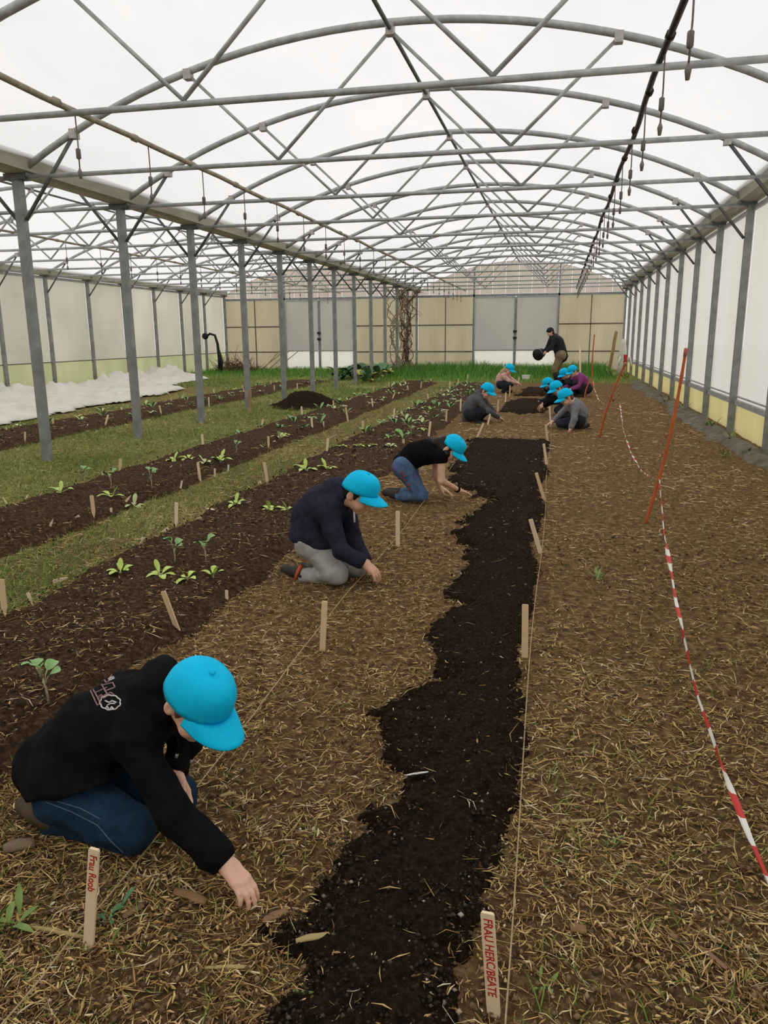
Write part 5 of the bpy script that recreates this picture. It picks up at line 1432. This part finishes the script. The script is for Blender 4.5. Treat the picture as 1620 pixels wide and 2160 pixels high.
# ---- 2: navy hoodie
J2 = dict(pelvis=at(655, 1125, 4.5), chest=at(686, 1062, 4.45), neck=at(722, 1036, 4.42), head=at(756, 1040, 4.38), shR=at(690, 1078, 4.31), elR=at(718, 1163, 4.25), wrR=at(768, 1188, 4.27),
          shL=at(728, 1060, 4.54), elL=at(745, 1130, 4.55), wrL=at(772, 1186, 4.45), hiR=at(657, 1143, 4.41), knR=at(710, 1211, 4.31), anR=at(642, 1216, 4.43), toR=at(606, 1203, 4.52),
          hiL=at(672, 1135, 4.58), knL=at(752, 1200, 4.52), anL=at(672, 1205, 4.62), toL=at(640, 1196, 4.70), fwd=(0.84, -0.16, -0.50), soleR=(-0.4, -0.2, 0.5), bow=np.array([-0.03, 0, 0.02]))
r2, J2, R2, off2 = person('child in navy hoodie, grey trousers and blue cap kneeling in mid-ground', J2, GREYT, NAVYC, SHOE_D, SKIN2, HAIR_BLACK, ('hoodie', 'trousers'), 0.0055, 1.02, 1.05, hood=True, hairstyle='short',
    hands={'R': dict(d=(0.75, 0.1, -0.6), n=(-0.3, 0.3, -0.8), curl=0.8, side=-1), 'L': dict(d=(0.7, -0.1, -0.6), n=(-0.3, -0.3, -0.8), curl=0.8, side=1)}, top_hem=0.04, girth=1.08, skirt=0.3, hem=(at(612, 1136, 4.38), at(700, 1158, 4.38)), folds_top=0.013, folds_bot=0.010)
a, b = at(747, 1078, 4.36) - off2, at(748, 1102, 4.35) - off2
MB().tube([a, (a + b) / 2, b], 0.006, 6).build('drawstring', WHITEC, r2, True)
MB().tube([at(636, 1192, 4.42) - off2, at(629, 1205, 4.40) - off2, at(622, 1226, 4.40) - off2], 0.012, 6).build('shoe_trim', ORANGE, r2, True)

# ---- 3: girl in black shirt on hands and knees
J3 = dict(pelvis=at(851, 978, 6.85), chest=at(902, 953, 6.85), neck=at(932, 948, 6.83), head=at(951, 945, 6.80), shR=at(931, 964, 6.73), elR=at(931, 1014, 6.73), wrR=at(968, 1034, 6.96),
          shL=at(922, 962, 6.98), elL=at(918, 1000, 7.05), wrL=at(928, 1028, 7.12), hiR=at(850, 986, 6.77), knR=at(889, 1044, 6.77), anR=at(840, 1046, 6.83), toR=at(815, 1040, 6.90),
          hiL=at(858, 986, 6.95), knL=at(884, 1038, 7.0), anL=at(842, 1040, 7.05), toL=at(820, 1038, 7.1), fwd=(0.66, -0.10, -0.74), soleR=(-0.4, 0, 0.6), soleL=(-0.4, 0, 0.6), bow=np.array([0, 0, 0.03]))
_h3 = J3['head']; _n3 = J3['neck']
J3['hair'] = [(_h3 + V3(-0.06, 0, 0.05), _n3 + V3(-0.03, -0.04, 0.06), 0.06, 0.05), (_n3 + V3(-0.03, -0.04, 0.06), J3['chest'] + V3(0.02, -0.02, 0.105), 0.045, 0.03), (_n3 + V3(0.0, -0.06, 0.03), _n3 + V3(0.06, -0.10, -0.03), 0.04, 0.03)]
r3, J3, R3_, off3 = person('girl in black T-shirt and patterned jeans on hands and knees', J3, DENIM2, BLACKC, SHOE_D, SKIN, HAIR_BLACK, ('t_shirt', 'jeans'), 0.007, 0.98, 1.0, hairstyle='long', sleeves=0.25,
    hands={'R': dict(d=(0.75, 0.55, -0.3), n=(0, 0, -1), curl=0.35, side=-1), 'L': dict(d=(0.8, 0.1, -0.4), n=(0, 0, -1), curl=0.4, side=1)})
print_on(r3, off3, 'jeans', [[(846, 994), (849, 1000)], [(851, 1003), (855, 1006)], [(852, 1011), (856, 1014)], [(846, 1006), (848, 1009)], [(861, 1020), (863, 1025)], [(862, 1030), (865, 1034)]], mat('red_flower_print', (0.5, 0.06, 0.10), (0.35, 0.03, 0.06), 60, 0.8), 0.008, 'flower_print')
print_on(r3, off3, 'jeans', [[(833, 985), (836, 996)], [(874, 1002), (878, 1012)]], mat('violet_flower_print', (0.24, 0.09, 0.36), (0.16, 0.05, 0.25), 60, 0.8), 0.009, 'violet_print')
MB().tube([J3['wrR'] - off3 - unit(J3['wrR'] - J3['elR']) * 0.02, J3['wrR'] - off3 - unit(J3['wrR'] - J3['elR']) * 0.04], 0.031, 10).build('wrist_band', BLACKC, r3, True)

# ---- 4: grey hooded jacket, squatting
J4 = dict(pelvis=at(994, 872, 13.6), chest=at(1002, 849, 13.58), neck=at(1015, 832, 13.55), head=at(1026, 824, 13.5), shR=at(1008, 846, 13.42), elR=at(1030, 867, 13.42), wrR=at(1053, 881, 13.6),
          shL=at(1018, 842, 13.7), elL=at(1034, 860, 13.75), wrL=at(1045, 872, 13.8), hiR=at(993, 874, 13.5), knR=at(1020, 866, 13.42), anR=at(1000, 890, 13.5), toR=at(1014, 892, 13.45),
          hiL=at(999, 874, 13.72), knL=at(1026, 866, 13.75), anL=at(1008, 887, 13.78), toL=at(1022, 889, 13.74), fwd=(0.78, -0.28, -0.55), bow=np.array([-0.04, 0, 0.0]))
person('child in grey hooded jacket and blue cap squatting on the left of the bed', J4, DARKC, GREYJ, SHOE_D, SKIN, HAIR_BROWN, ('jacket', 'trousers'), 0.010, 1.1, 1.1, hood=True, folds_top=0.008, top_hem=0.08, girth=1.2)
# ---- 5: pink top, long blond hair
J5 = dict(pelvis=at(1056, 810, 20.6), chest=at(1059, 796, 20.6), neck=at(1067, 784, 20.55), head=at(1073, 779, 20.5), shR=at(1062, 794, 20.42), elR=at(1075, 804, 20.4), wrR=at(1089, 808, 20.5),
          shL=at(1070, 793, 20.72), elL=at(1080, 801, 20.75), wrL=at(1090, 806, 20.75), hiR=at(1056, 811, 20.5), knR=at(1074, 810, 20.38), anR=at(1062, 824, 20.45), toR=at(1074, 826, 20.4),
          hiL=at(1060, 811, 20.7), knL=at(1078, 810, 20.72), anL=at(1066, 823, 20.75), toL=at(1077, 825, 20.7), fwd=(0.80, -0.22, -0.5))
J5['hair'] = [(J5['head'] + V3(-0.06, 0, 0.02), J5['neck'] + V3(-0.08, -0.05, -0.02), 0.07, 0.07), (J5['neck'] + V3(-0.08, -0.05, -0.02), J5['chest'] + V3(-0.06, -0.10, 0.0), 0.07, 0.05)]
person('child in pink patterned top with long blond hair and blue cap crouching far back', J5, DARKC, PINKC, SHOE_D, SKIN, HAIR_BLOND, ('top', 'trousers'), 0.012, 1.12, 1.15, hairstyle='long', girth=1.1)
# ---- 6: grey sweater facing left
J6 = dict(pelvis=at(1221, 884, 12.75), chest=at(1216, 860, 12.7), neck=at(1206, 845, 12.62), head=at(1195, 838, 12.55), shL=at(1213, 860, 12.52), elL=at(1211, 884, 12.42), wrL=at(1203, 906, 12.38),
          shR=at(1200, 857, 12.85), elR=at(1183, 873, 12.85), wrR=at(1166, 889, 12.75), hiL=at(1221, 887, 12.62), knL=at(1182, 893, 12.60), anL=at(1222, 902, 12.66), toL=at(1238, 898, 12.75),
          hiR=at(1217, 884, 12.9), knR=at(1180, 886, 12.95), anR=at(1215, 894, 13.0), toR=at(1232, 891, 13.05), fwd=(-0.80, -0.22, -0.55), soleL=(0.5, 0, 0.5), soleR=(0.5, 0, 0.5), bow=np.array([0.04, 0, 0.0]))
person('child in grey knit sweater and blue cap kneeling on the right facing left', J6, DARKC, GREYK, SHOE_D, SKIN, HAIR_BROWN, ('sweater', 'trousers'), 0.009, 1.1, 1.12, hands={'L': dict(d=(-0.3, 0, -0.95), n=(-0.6, 0, 0), curl=0.4, side=1), 'R': dict(d=(-0.8, -0.1, -0.5), n=(0, 0, -1), curl=0.6, side=-1)}, top_hem=0.05)
# ---- 7: black jacket behind
J7 = dict(pelvis=at(1203, 850, 14.9), chest=at(1193, 832, 14.85), neck=at(1184, 823, 14.8), head=at(1175, 819, 14.75), shL=at(1188, 836, 14.66), elL=at(1166, 846, 14.66), wrL=at(1147, 857, 14.8),
          shR=at(1180, 832, 15.0), elR=at(1164, 842, 15.05), wrR=at(1146, 852, 15.1), hiL=at(1203, 852, 14.8), knL=at(1180, 868, 14.75), anL=at(1212, 870, 14.8), toL=at(1226, 868, 14.85),
          hiR=at(1199, 850, 15.0), knR=at(1176, 865, 15.05), anR=at(1206, 866, 15.1), toR=at(1218, 864, 15.12), fwd=(-0.74, -0.35, -0.58), soleL=(0.5, 0, 0.5), soleR=(0.5, 0, 0.5))
person('child in black jacket and blue cap stretching an arm left behind the grey sweater child', J7, DARKC, BLACKC, SHOE_D, SKIN, HAIR_BROWN, ('jacket', 'trousers'), 0.011, 1.1, 1.12)
# ---- 8: dark jacket further back
def squat(px, py, y, face, sc):
    """crouching child: head at the pixel, the rest below it"""
    h = at(px, py, y); f = unit(np.array([face[0], face[1], 0])); r = np.cross(f, [0, 0, 1.0])
    n = h - f * 0.10 * sc - V3(0, 0, 0.08 * sc); c = n - f * 0.12 * sc - V3(0, 0, 0.13 * sc)
    zc = max(0.20, c[2] - 0.24 * sc)
    p = np.array([c[0] - f[0] * 0.08 * sc, c[1] - f[1] * 0.08 * sc, zc])
    J = dict(pelvis=p, chest=c, neck=n, head=h, fwd=f * 0.85 + V3(0, 0, -0.5))
    for q, sg in (('R', 1), ('L', -1)):
        J['sh' + q] = n * 0.65 + c * 0.35 + r * 0.15 * sg * sc; J['el' + q] = J['sh' + q] + f * 0.12 * sc - V3(0, 0, 0.19 * sc)
        J['wr' + q] = J['el' + q] + f * 0.17 * sc - V3(0, 0, 0.05 * sc)
        J['hi' + q] = p + r * 0.09 * sg * sc; k = p + f * 0.30 * sc + r * 0.11 * sg * sc; k[2] = 0.30 * sc; J['kn' + q] = k
        a = p + f * 0.08 * sc + r * 0.11 * sg * sc; a[2] = 0.055 * sc; J['an' + q] = a; t = a + f * 0.12 * sc; t[2] = 0.03 * sc; J['to' + q] = t
    return J
person('child in dark jacket and blue cap half hidden on the right of the far compost', squat(1157, 810, 17.4, (-0.9, -0.3), 1.1), DARKC, DARKC, SHOE_D, SKIN, HAIR_BLACK, ('jacket', 'trousers'), 0.012, 1.1, 1.12)
person('child in dark clothes and blue cap left of the child in purple', squat(1191, 789, 19.9, (-0.75, -0.6), 1.1), DARKC, DARKC, SHOE_D, SKIN, HAIR_BROWN, ('jacket', 'trousers'), 0.013, 1.15, 1.15)
person('child in purple jacket and blue cap crouching in front of the standing adult', squat(1209, 783, 19.4, (-0.8, -0.5), 1.15), DARKC, PURPLEC, SHOE_D, SKIN, HAIR_BROWN, ('jacket', 'trousers'), 0.012, 1.2, 1.15, girth=1.15)
# ---- adult with bucket
JT = dict(pelvis=at(1183, 745, 24.0), chest=at(1176, 722, 23.98), neck=at(1168, 708, 23.95), head=at(1161, 700, 23.9), shL=at(1172, 714, 23.76), elL=at(1163, 733, 23.72), wrL=at(1152, 742, 23.75),
          shR=at(1164, 713, 24.16), elR=at(1156, 731, 24.2), wrR=at(1148, 741, 24.1), hiL=at(1183, 749, 23.88), hiR=at(1181, 749, 24.12), knL=at(1170, 778, 23.86), knR=at(1180, 779, 24.14),
          anL=at(1176, 806, 23.9), anR=at(1186, 806, 24.2), toL=at(1168, 809, 23.84), toR=at(1178, 809, 24.15), fwd=(-0.88, -0.25, -0.40))
for q in 'LR':
    JT['an' + q][2] = 0.08; JT['to' + q][2] = 0.045
rt, JT, RT, offt = person('adult in dark jacket and khaki trousers standing bent over with a black bucket', JT, KHAKI, DARKC, HOSE, SKIN, HAIR_BLACK, ('jacket', 'trousers'), 0.012, 1.42, 1.12, cap=False, hairstyle='fringe', folds_top=0.01, top_hem=0.10, girth=1.15,
    hands={'L': dict(d=(-0.8, 0, -0.6), n=(0.3, 0.5, -0.3), curl=0.9, s=0.85), 'R': dict(d=(-0.8, 0, -0.6), n=(0.3, -0.5, -0.3), curl=0.9, s=0.85)})
for q in 'LR':   # tall dark boots
    a, k = JT['an' + q] - offt, JT['kn' + q] - offt
    MB().tube([a + V3(0, 0, -0.04), a, a + (k - a) * 0.45, a + (k - a) * 0.78], [0.075, 0.078, 0.088, 0.095], 10).build('boot_shaft', HOSE, rt, True)
bk = at(1139, 746, 23.85)
bucket = tag(empty('bucket', bk), 'round black bucket held sideways by the standing adult', 'bucket')
ax = unit(V3(-0.45, -0.80, -0.25)); b0 = -ax * 0.13; b1 = ax * 0.13
MB().tube([b0, b0 + ax * 0.01, b1, b1 - ax * 0.01, b0 + ax * 0.03], [0.125, 0.13, 0.165, 0.15, 0.115], 20).build('bucket_body', HOSE, bucket, True)
MB().tube([b1 - ax * 0.02, b1 + ax * 0.005], 0.175, 20).build('rim', HOSE, bucket, True)
hr = unit(np.cross(ax, [0, 0, 1.0])); hu = np.cross(hr, ax)
MB().tube([b1 + hr * 0.17 * math.cos(t) + hu * 0.20 * math.sin(t) for t in np.linspace(0, math.pi, 12)], 0.006, 5).build('handle', STEEL, bucket, True)

for q in 'LR':
    a, k = J3['an' + q] - off3, J3['kn' + q] - off3
    MB().tube([a + (k - a) * 0.02, a + (k - a) * -0.10], [0.043, 0.036], 10).build('sock', SHOE_W, r3, True)
print_on(r1, off1, 'jeans', [[(98, 1692), (150, 1712), (205, 1740), (235, 1775), (262, 1800)], [(120, 1690), (170, 1705), (212, 1728)]], mat('seam_thread', (0.16, 0.22, 0.30), (0.10, 0.15, 0.22), 90, 0.9), 0.0013, 'seam')
